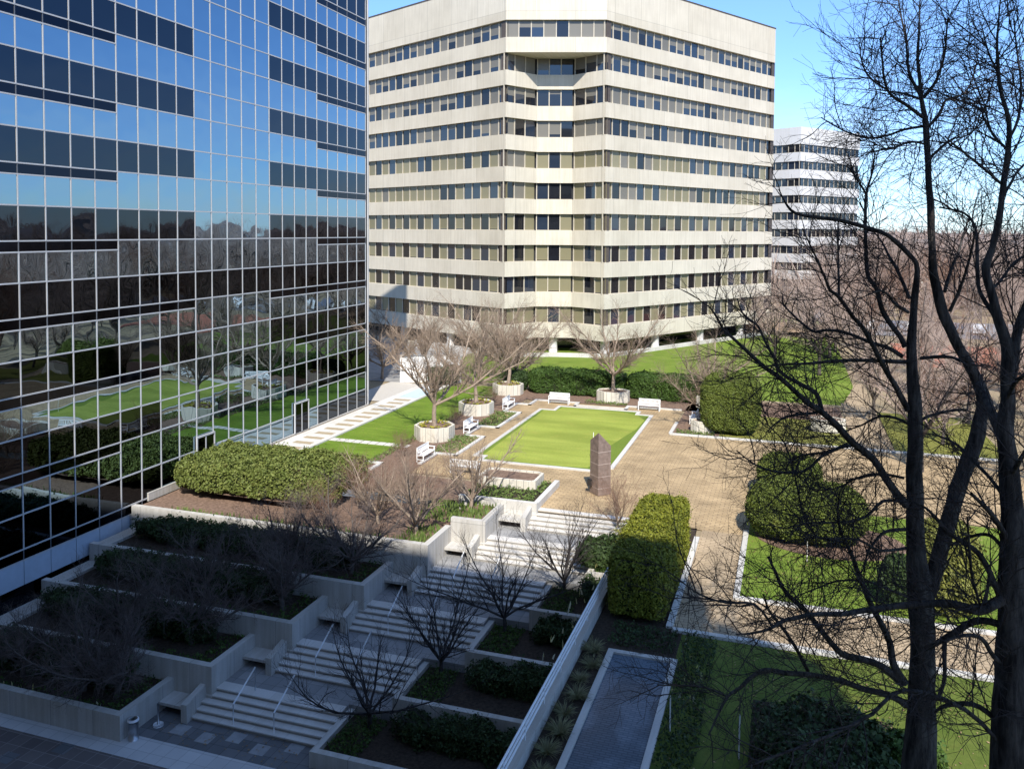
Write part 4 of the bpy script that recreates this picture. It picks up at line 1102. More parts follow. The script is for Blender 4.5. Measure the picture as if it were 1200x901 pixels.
# ================================================================== SMALL BARE TREES
S_open = [(3.0, 0.8, 1.8, 0.35, 0.95, 6, 0.13, 0.07, 0.6, 0.12), (4.6, 0.4, 1.0, 0.35, 0.9, 4, 0.14, 0.07, 0.62, 0.08), (5.2, 0.2, 0.5, 0.35, 0.9, 3, 0.15, 0.06, 0.7, 0.05)]
S_dense = [(4.6, 0.7, 1.6, 0.4, 1.05, 5, 0.16, 0.04, 0.5, 0.08), (7.5, 0.35, 0.9, 0.4, 1.05, 4, 0.17, 0.04, 0.6, 0.05), (7.5, 0.18, 0.5, 0.4, 1.0, 3, 0.17, 0.04, 0.75, 0.05)]
S_big = [(3.4, 1.0, 2.3, 0.4, 1.0, 6, 0.14, 0.05, 0.5, 0.1), (4.4, 0.5, 1.3, 0.4, 1.0, 4, 0.15, 0.05, 0.6, 0.05), (3.6, 0.25, 0.7, 0.4, 1.0, 3, 0.16, 0.05, 0.75, 0.05)]
# trees in the pale planters
planter_tree = [tree_meshes('planter_tree', s, 7.7, 1.7, 7, (0.3, 1.2), 0.17, S_big, M['bark_tan'], M['twig_tan']) for s in (101, 102)]
PT = [(-24.25, 55.5, 0.9, 0, 1.0, 0.3, 'bare tree with pale trunk in the large planter left of the green'),
      (-24.4, 64.4, 0.85, 1, 0.95, 1.0, 'bare pale tree in the planter midway along the left side'),
      (-24.6, 73.2, 0.85, 0, 1.0, 2.2, 'bare spreading tree in the farthest left planter by the hedge'),
      (-14.75, 73.2, 0.85, 1, 0.98, 3.4, 'bare tree with pale trunk in front of the middle of the back hedge'),
      (-5.9, 66.6, 0.0, 0, 0.72, 4.1, 'small bare pale tree between the side bench and the big round bush'),
      (-6.5, 73.4, 0.8, 1, 0.75, 5.0, 'small bare tree behind the big round clipped bush')]
for x, y, z, v, s, r_, lab in PT: place_tree(planter_tree[v], 'planter_tree', lab, (x, y, z), r_, s, 'bare trees round the putting green')
# brown many stemmed trees of the left terraces
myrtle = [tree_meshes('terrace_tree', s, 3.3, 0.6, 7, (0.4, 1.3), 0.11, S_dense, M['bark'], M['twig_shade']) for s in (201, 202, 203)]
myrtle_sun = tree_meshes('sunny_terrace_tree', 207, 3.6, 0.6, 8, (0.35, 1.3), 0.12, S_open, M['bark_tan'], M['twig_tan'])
MT = [(-26.9, 26.25, -3.7, 0, 0.95, 'left of the two bare trees in the lowest left planter'), (-25.3, 26.3, -3.7, 1, 0.95, 'right of the two bare trees in the lowest left planter, by its corner'),
      (-24.4, 29.6, -2.95, 2, 1.0, 'bare brown tree in the second left planter'), (-27.6, 29.2, -2.95, 0, 0.85, 'bare brown tree deep in the second left planter, away from the stairs'),
      (-21.6, 32.35, -2.2, 1, 1.05, 'bare tree with leaning trunk in the third left planter'), (-25.6, 32.3, -2.2, 2, 0.9, 'bare brown tree set back in the third left planter'),
      (-19.8, 35.4, -1.45, 0, 1.05, 'bare tree in the fourth left planter, just below the sunlit wall'),
      (-23.2, 35.3, -1.45, 1, 0.9, 'bare brown tree set back in the fourth left planter'), (-30.2, 26.3, -3.7, 2, 0.85, 'bare brown tree at the left end of the lowest left planter')]
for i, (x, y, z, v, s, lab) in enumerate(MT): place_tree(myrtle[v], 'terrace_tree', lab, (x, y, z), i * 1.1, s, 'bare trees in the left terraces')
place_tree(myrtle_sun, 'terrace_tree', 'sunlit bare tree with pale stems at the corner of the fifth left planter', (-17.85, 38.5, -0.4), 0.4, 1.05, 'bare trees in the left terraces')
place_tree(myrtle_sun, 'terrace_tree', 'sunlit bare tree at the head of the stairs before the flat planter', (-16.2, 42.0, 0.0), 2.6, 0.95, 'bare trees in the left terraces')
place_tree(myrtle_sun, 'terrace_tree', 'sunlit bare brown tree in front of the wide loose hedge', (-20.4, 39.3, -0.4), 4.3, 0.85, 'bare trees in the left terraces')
# dark spreading trees of the right terraces
rterr = [tree_meshes('stair_tree', s, 4.0, 0.7, 7, (0.35, 1.2), 0.085, S_open, M['bark_dark'], M['twig_dark']) for s in (301, 302)]
RT = [(-15.05, 28.3, -4.1, 0, 1.0, 'bare dark tree in the lowest right planter'), (-13.4, 31.35, -3.35, 1, 1.0, 'bare dark tree in the second right planter'),
      (-11.6, 34.4, -2.6, 0, 1.0, 'bare dark tree in the third right planter, against the lit steps'), (-9.75, 37.4, -1.85, 1, 0.95, 'bare dark tree in the fourth right planter, near the sunlit steps')]
for i, (x, y, z, v, s, lab) in enumerate(RT): place_tree(rterr[v], 'stair_tree', lab, (x, y, z), i * 2.0 + 0.5, s, 'bare dark trees right of the stairs')
red = tree_meshes('reddish_shrub', 401, 2.3, 0.2, 12, (0.15, 1.1), 0.035, S_open, M['bark_tan'], M['twig_red'])
for x, y, z, s, lab in ((-8.2, 42.2, -0.1, 0.95, 'reddish twiggy shrub left of the tall golden hedge'), (-22.4, 40.8, -0.1, 0.95, 'reddish twiggy shrub between the wide hedge and the sunlit bare trees'), 
                        (-19.6, 42.0, 0.0, 0.9, 'reddish twiggy shrub just left of the head of the stairs'),  (-24.3, 50.4, 0.0, 0.6, 'low brown shrub in the bed before the large planter'),
                        (-24.4, 59.9, 0, 0.55, 'low brown shrub in the bed between the two nearer tree planters'), (-24.4, 68.8, 0, 0.55, 'low brown shrub in the bed between the two farther tree planters'), (-22.9, 37.9, -0.4, 0.75, 'low reddish shrub behind the sunlit retaining wall')):
    t = thing('twiggy_shrub', lab, 'shrub', (x, y, z), x * 7, 'reddish twiggy shrubs'); t.scale = (s, s, s)
    link('stems', red[0], t); link('twigs', red[1], t)

# ================================================================== THE TWO BIG BARE TREES
def traced(path, D, dd=0.0):
    """limb from photograph points at distance D along the view (bending away by dd metres)"""
    P, R = [], []
    n = len(path)
    for i, q in enumerate(path):
        d = D + dd * (i / max(1, n - 1)) ** 1.3
        r = ray(q[0], q[1]); r = r / np.dot(r, fwd)
        P.append(CAM + r * d); R.append(max(0.006, q[2] * 0.43 * d / F))
    # resample smoothly
    P = np.array(P); R = np.array(R); out = []; ro = []
    for i in range(n - 1):
        p0 = P[max(i - 1, 0)]; p1 = P[i]; p2 = P[i + 1]; p3 = P[min(i + 2, n - 1)]
        for t in (0, 0.34, 0.67):
            out.append(0.5 * ((2 * p1) + (-p0 + p2) * t + (2 * p0 - 5 * p1 + 4 * p2 - p3) * t * t + (-p0 + 3 * p1 - 3 * p2 + p3) * t ** 3)); ro.append(R[i] * (1 - t) + R[i + 1] * t)
    out.append(P[-1]); ro.append(R[-1])
    return np.array(out), np.array(ro)

T1 = [((1070, 1195, 60), (1075, 1000, 50), (1077, 901, 45), (1080, 830, 36), (1081, 760, 31), (1078, 690, 33), (1073, 640, 24), (1072, 553, 21), (1072, 470, 18), (1068, 417, 13), (1070, 367, 10), (1075, 317, 7.5), (1066, 299, 6.5), (1040, 276, 6), (1012, 266, 5.8), (982, 258, 5.2), (957, 255, 5), (932, 250, 4), (920, 237, 2.5), (913, 222, 1.5)),
      ((1083, 700, 26), (1092, 680, 22), (1107, 627, 20), (1122, 575, 21), (1142, 520, 20), (1149, 490, 18), (1153, 470, 18), (1143, 440, 15), (1127, 413, 14), (1115, 390, 13), (1107, 372, 14), (1100, 348, 13), (1094, 317, 11), (1092, 290, 10), (1090, 237, 9), (1088, 200, 8.5), (1087, 175, 8), (1084, 145, 7.5), (1080, 117, 6), (1077, 82, 4.5), (1076, 42, 3), (1079, -6, 1.5))]
L1 = [  # path, end depth offset
    ([(1084, 148, 4), (1060, 152, 3.5), (1040, 159, 3), (1017, 162, 3), (995, 156, 2.5), (977, 147, 2), (962, 138, 1.3)], 1.5),
    ([(1082, 138, 5), (1060, 122, 4.5), (1045, 112, 4), (1037, 97, 3.5), (1034, 65, 2.5), (1032, 44, 1.5)], -1),
    ([(1041, 106, 3), (1020, 92, 2.6), (1010, 72, 2), (1007, 50, 1.3)], -1.5),
    ([(1079, 112, 5), (1065, 85, 4), (1062, 50, 3), (1055, 15, 2), (1052, -8, 1.3)], 1),
    ([(1082, 115, 5), (1097, 95, 4), (1107, 65, 3), (1109, 40, 2.4), (1111, 12, 1.3)], -1),
    ([(1088, 148, 4.5), (1100, 135, 4.5), (1109, 117, 3), (1125, 113, 2.4), (1137, 100, 2), (1143, 78, 1.3)], 1.5),
    ([(1080, 117, 4), (1060, 110, 3), (1040, 107, 2), (1018, 104, 1.3)], 2),
    ([(1090, 185, 3), (1112, 165, 2.4), (1135, 158, 1.8), (1155, 138, 1.3)], -2),
    ([(1086, 170, 3), (1065, 166, 2.5), (1045, 175, 2), (1028, 170, 1.3)], -2),
    ([(1061, 407, 8), (1055, 395, 7), (1042, 378, 7), (1033, 362, 6.5), (1027, 338, 6), (1018, 325, 5.5), (1015, 300, 5), (1014, 270, 4.5), (1014, 245, 4), (1015, 227, 3.5), (1022, 203, 2.5), (1025, 180, 1.5)], 1.0),
    ([(1015, 228, 3), (1005, 210, 2.5), (996, 197, 1.5)], -1),
    ([(1064, 480, 9), (1050, 453, 8), (1040, 437, 7), (1035, 428, 7), (1022, 403, 6.5), (1012, 385, 6), (1000, 372, 5.5), (983, 348, 5), (973, 340, 4.5), (967, 325, 4), (957, 303, 3), (947, 283, 2.2), (940, 268, 1.3)], -1.2),
    ([(983, 346, 3.5), (983, 317, 3), (982, 290, 2.5), (982, 262, 1.5)], 1),
    ([(1066, 350, 5.5), (1057, 328, 5), (1048, 310, 4.5), (1040, 297, 3.5), (1033, 283, 2.5), (1020, 268, 1.5)], 1.5),
    ([(1064, 366, 5), (1050, 357, 4.5), (1040, 345, 3.5), (1030, 341, 2.5), (1012, 348, 1.5)], -1),
    ([(1062, 424, 6), (1033, 423, 5.5), (1000, 422, 5), (967, 424, 4.5), (947, 426, 4), (915, 427, 3), (893, 430, 1.8)], -1.5),
    ([(1078, 420, 5), (1103, 418, 5), (1120, 420, 4), (1133, 428, 2)], -0.6),
    ([(1058, 418, 6), (1040, 407, 5.5), (1022, 402, 5), (1000, 393, 4.5), (983, 388, 4.5), (967, 387, 4), (955, 389, 4), (945, 383, 3.5), (930, 370, 3), (918, 357, 2.4), (917, 346, 1.5)], 1.2),
    ([(1062, 592, 12), (1050, 577, 11), (1040, 563, 11), (1025, 540, 10), (1010, 527, 10), (997, 517, 10), (980, 498, 9), (963, 483, 8.5), (947, 472, 8), (930, 457, 7), (913, 442, 6.5), (893, 428, 6), (877, 413, 5), (863, 400, 4.5), (848, 387, 4), (840, 372, 3), (830, 358, 1.8)], -2.0),
    ([(963, 482, 7), (957, 462, 6.5), (942, 452, 6), (923, 442, 5), (913, 433, 4.5), (908, 420, 4), (905, 415, 4), (895, 397, 3.5), (888, 382, 3.2), (875, 373, 3), (868, 363, 2.3), (864, 350, 1.4)], 0.8),
    ([(958, 483, 4), (945, 485, 3.8), (922, 488, 3), (908, 497, 2.2), (897, 508, 1.3)], -1),
    ([(1060, 800, 12), (1047, 778, 10), (1042, 751, 9), (1030, 726, 8), (1020, 706, 7.5), (1010, 681, 7), (1007, 675, 6.5), (997, 647, 5.5), (985, 622, 4.5), (982, 597, 3), (984, 575, 1.6)], -1.5),
    ([(992, 636, 4), (975, 632, 3.6), (960, 630, 3.2), (950, 620, 2.8), (940, 597, 2.4), (932, 560, 2.2), (920, 520, 2), (900, 498, 1.6), (893, 483, 1.2)], 0.8),
    ([(1058, 800, 11), (1035, 781, 10), (1010, 772, 9), (987, 766, 9), (972, 751, 8), (960, 736, 7.5), (945, 716, 7), (930, 703, 6.5), (917, 688, 5.5), (908, 668, 4), (900, 652, 2.5)], -1.0),
    ([(947, 786, 5.5), (932, 758, 5), (915, 733, 4.5), (902, 716, 3.5), (895, 696, 2)], -0.5),
    ([(1062, 826, 10), (1047, 816, 9), (1010, 806, 8), (985, 797, 7.5), (955, 791, 7), (920, 788, 7), (897, 785, 6.5), (880, 793, 6), (867, 806, 5), (852, 816, 4.5), (842, 836, 3.5), (830, 861, 2)], -2.0),
    ([(852, 816, 3), (827, 805, 3), (797, 803, 2.5), (770, 802, 1.6)], -0.6),
    ([(1060, 588, 5), (1035, 587, 4.5), (1015, 605, 4), (987, 612, 3.2), (950, 612, 2.2), (925, 618, 1.4)], -2.2),
    ([(1062, 620, 5), (1040, 622, 4.5), (1027, 632, 4), (1017, 647, 3), (1010, 670, 1.6)], -0.8),
    ([(1062, 642, 4.5), (1030, 645, 4), (1005, 632, 3.2), (962, 630, 2.4), (930, 618, 1.4)], -2.6),
    ([(1002, 521, 5), (983, 525, 4.5), (963, 535, 4.2), (942, 552, 3.8), (913, 553, 3.2), (893, 548, 2.6), (878, 540, 2.2), (863, 528, 1.4)], -1.5),
    ([(993, 520, 4), (967, 530, 3.5), (942, 533, 3), (927, 540, 2.4), (920, 551, 1.5)], 1.5),
    ([(1066, 700, 4), (1040, 690, 3.6), (1020, 682, 3), (985, 680, 2.6), (955, 690, 2.2), (930, 700, 1.5)], -1.0),
    ([(1070, 500, 4), (1050, 490, 4), (1030, 488, 3.5), (1010, 498, 2.5), (990, 505, 1.5)], 1.5),
    ([(1074, 495, 4.5), (1090, 487, 4.2), (1110, 482, 3.8), (1130, 480, 3), (1140, 484, 1.6)], 0.5),
    ([(1107, 342, 5), (1112, 325, 4.5), (1118, 308, 4), (1123, 296, 3.5), (1129, 275, 3), (1135, 255, 1.8)], 1.0),
    ([(1113, 365, 5), (1122, 345, 4.5), (1130, 325, 4), (1135, 308, 3.5), (1140, 285, 3), (1143, 262, 1.8)], -1.0),
    ([(1060, 560, 4), (1030, 555, 3.5), (1005, 560, 3), (980, 572, 2.2), (950, 575, 1.4)], 1.8),
]
T2 = [((1187, 1400, 85), (1186, 1050, 62), (1184, 901, 52), (1185, 800, 42), (1186, 740, 38), (1187, 660, 33), (1186, 600, 29), (1183, 560, 26), (1181, 530, 24), (1178, 500, 21), (1181, 470, 19), (1180, 440, 17), (1180, 413, 15), (1176, 390, 14), (1169, 370, 12), (1162, 342, 11), (1155, 314, 10), (1162, 290, 9), (1170, 260, 8.5), (1177, 212, 8), (1181, 182, 7.5), (1182, 145, 7), (1172, 100, 5), (1169, 62, 3.5), (1170, 25, 2.5), (1173, -8, 1.5))]
L2 = [
    ([(1182, 455, 14), (1187, 430, 13), (1191, 395, 13), (1200, 367, 12), (1212, 330, 10), (1222, 280, 7), (1228, 220, 5), (1225, 160, 3)], 1.0),
    ([(1181, 530, 16), (1170, 500, 15), (1160, 478, 13), (1154, 462, 11), (1146, 450, 8)], 1.5),
    ([(1171, 378, 7), (1163, 365, 6.5), (1154, 352, 6), (1147, 335, 5.5), (1145, 300, 5), (1143, 268, 4), (1130, 250, 3.2), (1100, 243, 2)], 1.0),
    ([(1172, 214, 4), (1150, 195, 3.8), (1125, 175, 3), (1107, 160, 1.6)], -1.0),
    ([(1181, 176, 4), (1165, 160, 3.5), (1152, 137, 2.5), (1147, 115, 1.5)], 1.0),
    ([(1182, 640, 10), (1177, 625, 8), (1160, 600, 7), (1148, 588, 5.5), (1138, 578, 4)], -0.5),
    ([(1181, 650, 6), (1165, 630, 5), (1150, 626, 4.6), (1130, 631, 4), (1112, 640, 2.5)], 0.5),
    ([(1182, 720, 10), (1170, 695, 9), (1155, 660, 8), (1140, 642, 7), (1115, 627, 6), (1098, 608, 5), (1085, 595, 3.5), (1070, 588, 2)], 0.3),
    ([(1160, 672, 5), (1152, 712, 4), (1140, 677, 4), (1136, 640, 3.5), (1133, 605, 2)], -0.5),
    ([(1200, 690, 17), (1180, 700, 16), (1165, 707, 15), (1147, 715, 14), (1115, 707, 11), (1090, 707, 10), (1050, 710, 9), (1020, 714, 8), (987, 719, 7), (950, 720, 6), (920, 727, 5), (900, 737, 4), (880, 742, 3), (862, 743, 1.6)], -0.5),
    ([(1182, 735, 11), (1160, 728, 10), (1140, 728, 9.5), (1120, 740, 9), (1100, 752, 7), (1085, 760, 5)], 1.0),
    ([(1107, 748, 7), (1107, 775, 6), (1106, 800, 5), (1100, 820, 3)], 0.2),
    ([(1180, 780, 8), (1165, 770, 7), (1150, 748, 6), (1130, 744, 5), (1105, 752, 3)], -0.6),
    ([(1182, 860, 9), (1165, 840, 8), (1140, 825, 7), (1110, 826, 6), (1095, 835, 3)], 0.4),
    ([(1180, 880, 7), (1130, 830, 6), (1060, 808, 5.5), (1022, 836, 5), (985, 856, 4.5), (935, 876, 4), (875, 898, 2.5)], -2.0),
    ([(905, 734, 3.6), (885, 708, 3.2), (852, 706, 3), (820, 696, 2.6), (792, 676, 1.6)], -0.8),
    ([(1178, 470, 6), (1188, 450, 6), (1200, 440, 5)], -1),
    ([(1183, 560, 7), (1195, 540, 6), (1210, 515, 5)], -1),
    ([(1160, 340, 4), (1172, 330, 4), (1186, 310, 3.5), (1200, 300, 3)], 1),
    ([(1177, 230, 4), (1190, 205, 3.6), (1203, 190, 3)], 1),
    ([(1182, 165, 4), (1193, 140, 3.6), (1196, 100, 3), (1192, 60, 2.4), (1188, 20, 1.4)], 1),
    ([(1170, 85, 3), (1158, 60, 2.4), (1150, 30, 1.5)], 1),
    ([(1182, 590, 6), (1160, 560, 5), (1140, 540, 4.5), (1120, 520, 4), (1098, 510, 2.4)], 1.8),
]
TW = [(7.0, 0.6, 2.3, 0.45, 1.15, 7, 0.16, 0.02, 11.0, 0.06), (5.2, 0.3, 1.0, 0.4, 1.05, 5, 0.17, 0.02, 6.0, 0.06), (4.2, 0.14, 0.5, 0.4, 1.0, 3, 0.18, 0.03, 3.6, 0.05)]
def rough_bark(V, off, seed, k=1.0):
    q = V + off; s = np.sin(q[:, 2] * 3.1 + seed) * 0.5 + np.sin(q[:, 0] * 17 + q[:, 2] * 5.3) * 0.5 + np.sin(q[:, 1] * 19 - q[:, 2] * 7.7) * 0.5
    return V + np.stack([s * 0.012 * k, np.sin(q[:, 2] * 4.3 + q[:, 0] * 11) * 0.012 * k, 0 * s], 1)

def big_tree(label, trunks, limbs, D, seed, foot):
    t = thing('big_bare_tree', label, 'tree', foot)
    rng = np.random.default_rng(seed); off = np.array(foot)
    lines = [traced(p, D, 0.0) for p in trunks]
    b = MB(); V, Fq = tubes_np([(p - off, r) for p, r in lines], 16)
    V = rough_bark(V, off, seed); link('trunk', np_mesh('trunk', V, Fq, M['bark_big'], smooth=True), t)
    out = {}
    for p, r in lines:
        top = p[:, 2] > CAMZ + 0.5
        if top.sum() > 4: sprout(rng, (p[top], r[top]), out, 0, TW)
    for path, dd in limbs:
        p, r = traced(path, D, dd)
        V, Fq = tubes_np([(p - off, r)], 7)
        V = rough_bark(V, off, seed, 0.5); link('limb', np_mesh('limb', V, Fq, M['bark_big'], smooth=True), t)
        sprout(rng, (p, r), out, 0, TW)
    Vs, Fs, n0 = [], [], 0
    for lvl, L in out.items():
        v, f = tubes_np([(p - off, np.maximum(r, 0.0027)) for p, r in L], 4 if lvl == 0 else 3); Vs.append(v); Fs.append(f + n0); n0 += len(v)
    link('crown', np_mesh('crown', np.vstack(Vs), np.vstack(Fs), M['twig_dark'], smooth=True), t)
def at(px, py, D):
    r = ray(px, py); return CAM + r / np.dot(r, fwd) * D
f1 = at(1070, 1195, 16.5); f2 = at(1187, 1400, 13.0)
big_tree('big bare dark tree with forked trunk and long limbs reaching left across the view', T1, L1, 16.5, 501, (float(f1[0]), float(f1[1]), 0.0))
big_tree('big bare dark tree at the right edge of the view', T2, L2, 13.0, 502, (float(f2[0]), float(f2[1]), 0.0))

# ================================================================== BACKGROUND
S_wood = [(2.6, 1.4, 3.2, 0.4, 1.0, 4, 0.13, 0.07, 0.45, 0.1), (3.2, 0.8, 1.8, 0.4, 1.0, 3, 0.15, 0.06, 0.65, 0.06), (3.0, 0.5, 1.0, 0.4, 1.0, 3, 0.15, 0.05, 0.8, 0.05)]
wood = [tree_meshes('woodland_tree', 600 + i, 10.0, 2.6, 6, (0.25, 0.85), 0.19, S_wood, M['bark'], M['twig_grey' if i != 1 else 'twig_red'], ksides=(6, 3, 3, 3)) for i in range(4)]
rg = random.Random(9); placed = []
near = [(6.5, 72), (10.5, 66), (8.0, 58), (13.5, 74), (11.5, 84), (17, 70), (3.0, 92), (-1.5, 101), (7, 98), (14, 96), (20, 88), (16, 56), (19, 47), (23, 60), (-2.5, 117), (2.0, 128), (5.5, 112), (10, 128), (-6.5, 124), (28, 76), (25, 98), (33, 62)]
k = 0
while len(near) < 230 and k < 9000:
    k += 1; x = rg.uniform(-2, 120); y = rg.uniform(62, 250)
    if x < 3 and y < 132: continue
    if 12 < x < 32 and 102 < y < 127: continue
    if 8 < x < 90 and 132 < y < 160: continue
    if x < 6 and y > 140: continue
    if x > 0.62 * y + 12: continue
    if any((x - a) ** 2 + (y - b_) ** 2 < (13 if y < 130 else 26) for a, b_ in near) or (y < 77 and x < 5): continue
    near.append((x, y))
ref = ['beyond the lawn at the right', 'in the woods behind the big trunks', 'before the red clay court', 'beside the pale car park', 'in the far woods at the right']
for i, (x, y) in enumerate(near):
    place_tree(wood[i % 4], 'woodland_tree', 'bare brown woodland tree in the thicket behind the two big trunks', (x, y, -0.05), i * 0.77, rg.uniform(0.7, 1.15) * (0.85 if y < 80 else 1.0) if y < 140 else rg.uniform(1.0, 1.5), 'bare trees of the woods at right')
# trees behind the green on the left of the tower foot
for i, (x, y, s, lab) in enumerate(((-29.6, 79.5, 0.62, 'brown bare tree right of the white screen wall'), (-27.2, 80.5, 0.6, 'brown bare tree between the screen wall and the back hedge'), (-36.0, 79.0, 0.65, 'bare tree in the shade left of the white screen wall'), (-39.0, 76.0, 0.55, 'bare tree in the shade behind the corner of the glass block'), (-25.2, 78.0, 0.5, 'small bare tree behind the small dark bush'))):
    place_tree(planter_tree[i % 2], 'garden_tree', lab, (x, y, 0), i * 1.4, s * 1.55, 'bare trees before the cream tower')
# far woods: too many to count
rng = np.random.default_rng(31); L_ = []
for i in range(5200):
    a = rad(rng.uniform(-30, 62)); R_ = 190 + 1300 * rng.random() ** 1.6
    x, y = R_ * math.sin(a), R_ * math.cos(a)
    if x < -60: continue
    h = rng.uniform(7, 14); z0 = -0.3 if R_ < 700 else (R_ - 700) / 50
    sz = 1 + R_ / 500
    for q in range(9 if R_ < 600 else 5):
        d = unit(np.array([rng.normal() * 0.5, rng.normal() * 0.5, 1.0]))
        p0 = np.array([x, y, z0 + h * 0.15 * rng.random()])
        p_ = sweep(rng, p0, d, h * rng.uniform(0.6, 1.0), 3, 0.25, 0.05); L_.append((p_, np.array([0.12, 0.09, 0.03]) * sz))
V, Fq = tubes_np(L_, 3)
o = link('far_woods', np_mesh('far_woods', V, Fq, M['twig_grey'])); o['kind'] = 'stuff'
# houses among the woods
rg = random.Random(12)
hs = [(18, 214, 0.3), (36, 226, 1.0), (52, 205, 0.2), (76, 222, 0.7), (33, 262, 0.1), (88, 245, 1.3), (104, 240, 0.5), (58, 262, 0.9), (92, 300, 0.2), (126, 268, 0.4), (100, 196, 0.1), (122, 206, 0.6), (15, 262, 0.8), (150, 330, 0.3)]
hl = ['nearest white house at the left end of the car park', 'second white house along the pale car park', 'tan house behind the middle of the car park', 'white house behind the right end of the car park', 'small house in the woods behind the nearest white house', 'white house deep in the woods at right', 'tan house at the far right of the woods', 'white house in a gap of the far woods', 'grey roofed house near the hills', 'white house at the right edge near the hills', 'small white house close to the car park', 'tan house right of the car park', 'white house behind the white office block', 'farthest house below the hills']
for i, (x, y, a) in enumerate(hs):
    t = thing('house', hl[i], 'house', (x, y, 0), 0, 'houses among the woods')
    d = (math.cos(a), math.sin(a)); w, l, h = rg.uniform(7, 9), rg.uniform(9, 14), rg.uniform(4.5, 6)
    m = M['house_tan'] if 'tan' in hl[i] else M['house_white']
    b = MB(); b.obox((x, y), d, -l / 2, l / 2, -w / 2, w / 2, -0.1, h); b.build('wall', m, t)
    nn = (-d[1], d[0]); q = lambda u, v, z: (x + d[0] * u + nn[0] * v, y + d[1] * u + nn[1] * v, z)
    b = MB(); e = 0.4; L2_, W2_ = l / 2 + e, w / 2 + e
    b.add([q(-L2_, -W2_, h), q(L2_, -W2_, h), q(L2_, W2_, h), q(-L2_, W2_, h), q(-L2_, 0, h + w * 0.4), q(L2_, 0, h + w * 0.4)], [(0, 1, 5, 4), (2, 3, 4, 5), (0, 4, 3), (1, 2, 5), (3, 2, 1, 0)]); b.build('roof', M['roof'], t)
    for u in (-l / 4, l / 4):
        for zz in (0.9, 3.2):
            b = MB(); b.obox((x + d[0] * u, y + d[1] * u), d, -0.6, 0.6, -w / 2 - 0.04, -w / 2 + 0.02, zz, zz + 1.3); b.build('window', M['win_dark'], t)

# roofs of the far town, each a few pixels
hm = []
for q in range(3):
    b = MB(); w, l, h = 3.6 + q * 0.5, 5.0 + q, 4.2 + q * 0.8
    b.add([(-l, -w, 0), (l, -w, 0), (l, w, 0), (-l, w, 0), (-l, -w, h), (l, -w, h), (l, w, h), (-l, w, h)], [(0, 1, 5, 4), (1, 2, 6, 5), (2, 3, 7, 6), (3, 0, 4, 7)], 0)
    b.add([(-l - .3, -w - .4, h), (l + .3, -w - .4, h), (l + .3, w + .4, h), (-l - .3, w + .4, h), (-l - .3, 0, h + w * 0.8), (l + .3, 0, h + w * 0.8)], [(0, 1, 5, 4), (2, 3, 4, 5), (0, 4, 3), (1, 2, 5)], 1)
    hm.append(b.mesh('town_house', [M['house_white'] if q else M['house_tan'], M['roof']]))
rg2 = random.Random(44)
for i in range(70):
    a = rad(rg2.uniform(-4, 66)); R_ = rg2.uniform(260, 620)
    o = link('town_house', hm[i % 3], None, (R_ * math.sin(a), R_ * math.cos(a), 0.2)); o.rotation_euler = (0, 0, rg2.uniform(0, 3.1)); o.scale = [rg2.uniform(0.8, 1.5)] * 3
    tag(o, 'small pale gabled house in the town spread below the hills', 'house', 'houses of the far town')

# parked cars
def car(label, x, y, a, paint):
    t = thing('parked_car', label, 'car', (x, y, 0.03), a, 'cars in the pale car park')
    def B(nm, mat, f):
        b = MB(); f(b); o = b.build(nm, mat, t, False, False); return o
    prof = [(-2.1, 0.35), (2.1, 0.35), (2.15, 0.7), (1.3, 0.92), (0.6, 1.42), (-1.0, 1.45), (-1.75, 0.98), (-2.15, 0.9)]
    def body(b):
        n = len(prof); b.add([(px, -0.85, pz) for px, pz in prof] + [(px, 0.85, pz) for px, pz in prof], [tuple(range(n)), tuple(range(2 * n - 1, n - 1, -1))] + [((q + 1) % n, q, n + q, n + (q + 1) % n) for q in range(n)])
    B('body', paint, body)
    B('side_window', M['win_dark'], lambda b: (b.box(-1.1, 0.75, -0.862, -0.852, 0.98, 1.33), b.box(-1.1, 0.75, 0.852, 0.862, 0.98, 1.33)))
    for px in (-1.35, 1.35):
        for py in (-0.78, 0.78): B('wheel', M['tower_core'], lambda b: b.tube([(px, py - 0.1, 0.32), (px, py + 0.1, 0.32)], 0.32, 14))
paints = {'white': M['white_paint'], 'silver': M['steel'], 'dark': M['dark_panel']}
for i, (x, c_) in enumerate(((12, 'white'), (15, 'silver'), (18, 'white'), (21, 'dark'), (24, 'silver'), (27, 'white'), (33, 'dark'), (36, 'white'))):
    car(f'{c_} car, number {i + 1} from the left, in the near row of the pale car park' if False else f'{["leftmost","second","third","fourth","fifth","sixth","seventh","rightmost"][i]} parked car of the row, {c_}, in the pale car park', x, 141, rad(80), paints[c_])

# ================================================================== CAMERA, LIGHT, SKY
cam = bpy.data.cameras.new('camera'); co = bpy.data.objects.new('camera', cam); COL.objects.link(co); scene.camera = co
m3 = Matrix(((rgt[0], upc[0], -fwd[0]), (rgt[1], upc[1], -fwd[1]), (rgt[2], upc[2], -fwd[2])))
co.matrix_world = Matrix.Translation(Vector(CAM)) @ m3.to_4x4()
cam.sensor_width = 36; cam.sensor_fit = 'HORIZONTAL'; cam.lens = 36 * F / 1200; cam.shift_y = -(450.5 - PY) / 1200; cam.clip_end = 9000; cam.clip_start = 0.1

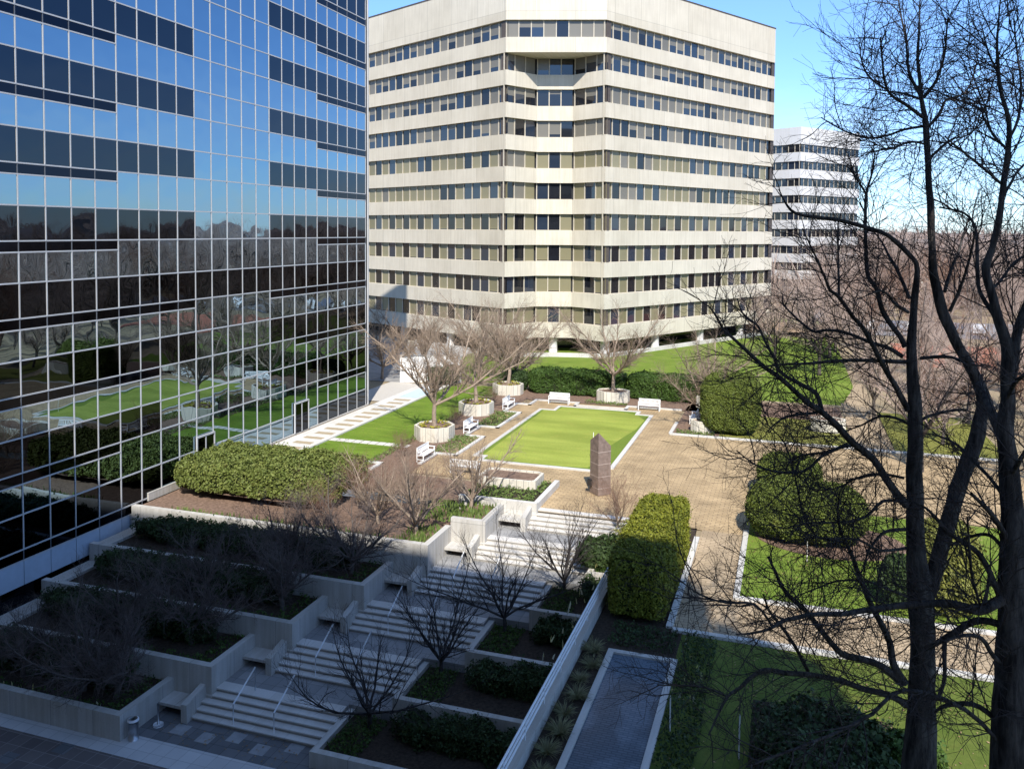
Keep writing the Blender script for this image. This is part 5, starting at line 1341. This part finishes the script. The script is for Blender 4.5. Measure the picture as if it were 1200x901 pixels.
sd = Vector((0.35, -0.937, 1.0)).normalized()
sun = bpy.data.lights.new('sun', 'SUN'); so = bpy.data.objects.new('sun', sun); COL.objects.link(so)
sun.energy = 4.0; sun.angle = rad(0.53); sun.color = (1.0, 0.945, 0.86)
so.rotation_euler = sd.to_track_quat('Z', 'Y').to_euler(); so.location = (60, -160, 170)
W = bpy.data.worlds.new('World'); scene.world = W; W.use_nodes = True; nt = W.node_tree
bg = nt.nodes['Background']; sky = nt.nodes.new('ShaderNodeTexSky'); sky.sky_type = 'NISHITA'; sky.sun_disc = False
sky.sun_elevation = math.asin(sd.z); sky.sun_rotation = math.atan2(sd.x, sd.y); sky.altitude = 50; sky.air_density = 1.0; sky.dust_density = 0.1; sky.ozone_density = 3.5
# thin clouds low in the sky
tc = nt.nodes.new('ShaderNodeTexCoord'); mp = nt.nodes.new('ShaderNodeMapping'); nt.links.new(tc.outputs['Generated'], mp.inputs[0]); mp.inputs['Scale'].default_value = (1.2, 1.2, 5.0)
cn = noise(nt, mp.outputs[0], 2.6, 8, 0.62)
sx = nt.nodes.new('ShaderNodeSeparateXYZ'); nt.links.new(tc.outputs['Generated'], sx.inputs[0])
cm = ramp(nt, cn, 0.42, 0.66)
lowm = nt.nodes.new('ShaderNodeValToRGB'); nt.links.new(sx.outputs['Z'], lowm.inputs[0])
er = lowm.color_ramp; er.elements[0].position = 0.0; er.elements[0].color = (0.6, 0.6, 0.6, 1); er.elements[1].position = 0.2; er.elements[1].color = (0, 0, 0, 1)
mul = mixc(nt, 1.0, cm, lowm.outputs[0], 'MULTIPLY')
sr = nt.nodes.new('ShaderNodeValToRGB'); nt.links.new(sx.outputs['Z'], sr.inputs[0]); e_ = sr.color_ramp.elements
e_[0].position = 0.0; e_[0].color = (0.50, 0.66, 0.92, 1); e_[1].position = 0.62; e_[1].color = (0.98, 0.95, 0.95, 1); m_ = e_.new(0.30); m_.color = (0.66, 0.80, 0.99, 1)  # sky tint by height; out-of-view top made neutral to whiten the shade fill
skyramp = sr.outputs[0]
tint = mixc(nt, 1.0, sky.outputs[0], skyramp, 'MULTIPLY')
skc = mixc(nt, mul, tint, (3.9, 4.5, 5.4, 1))
nt.links.new(skc, bg.inputs[0]); bg.inputs[1].default_value = 0.15

vs = scene.view_settings; vs.view_transform = 'Standard'; vs.look = 'None'; vs.exposure = 0.8; vs.gamma = 1.0; vs.use_curve_mapping = False
scene.render.engine = 'CYCLES'; scene.cycles.max_bounces = 6; scene.cycles.glossy_bounces = 4; scene.cycles.diffuse_bounces = 4
scene.render.resolution_x = 1024; scene.render.resolution_y = 768
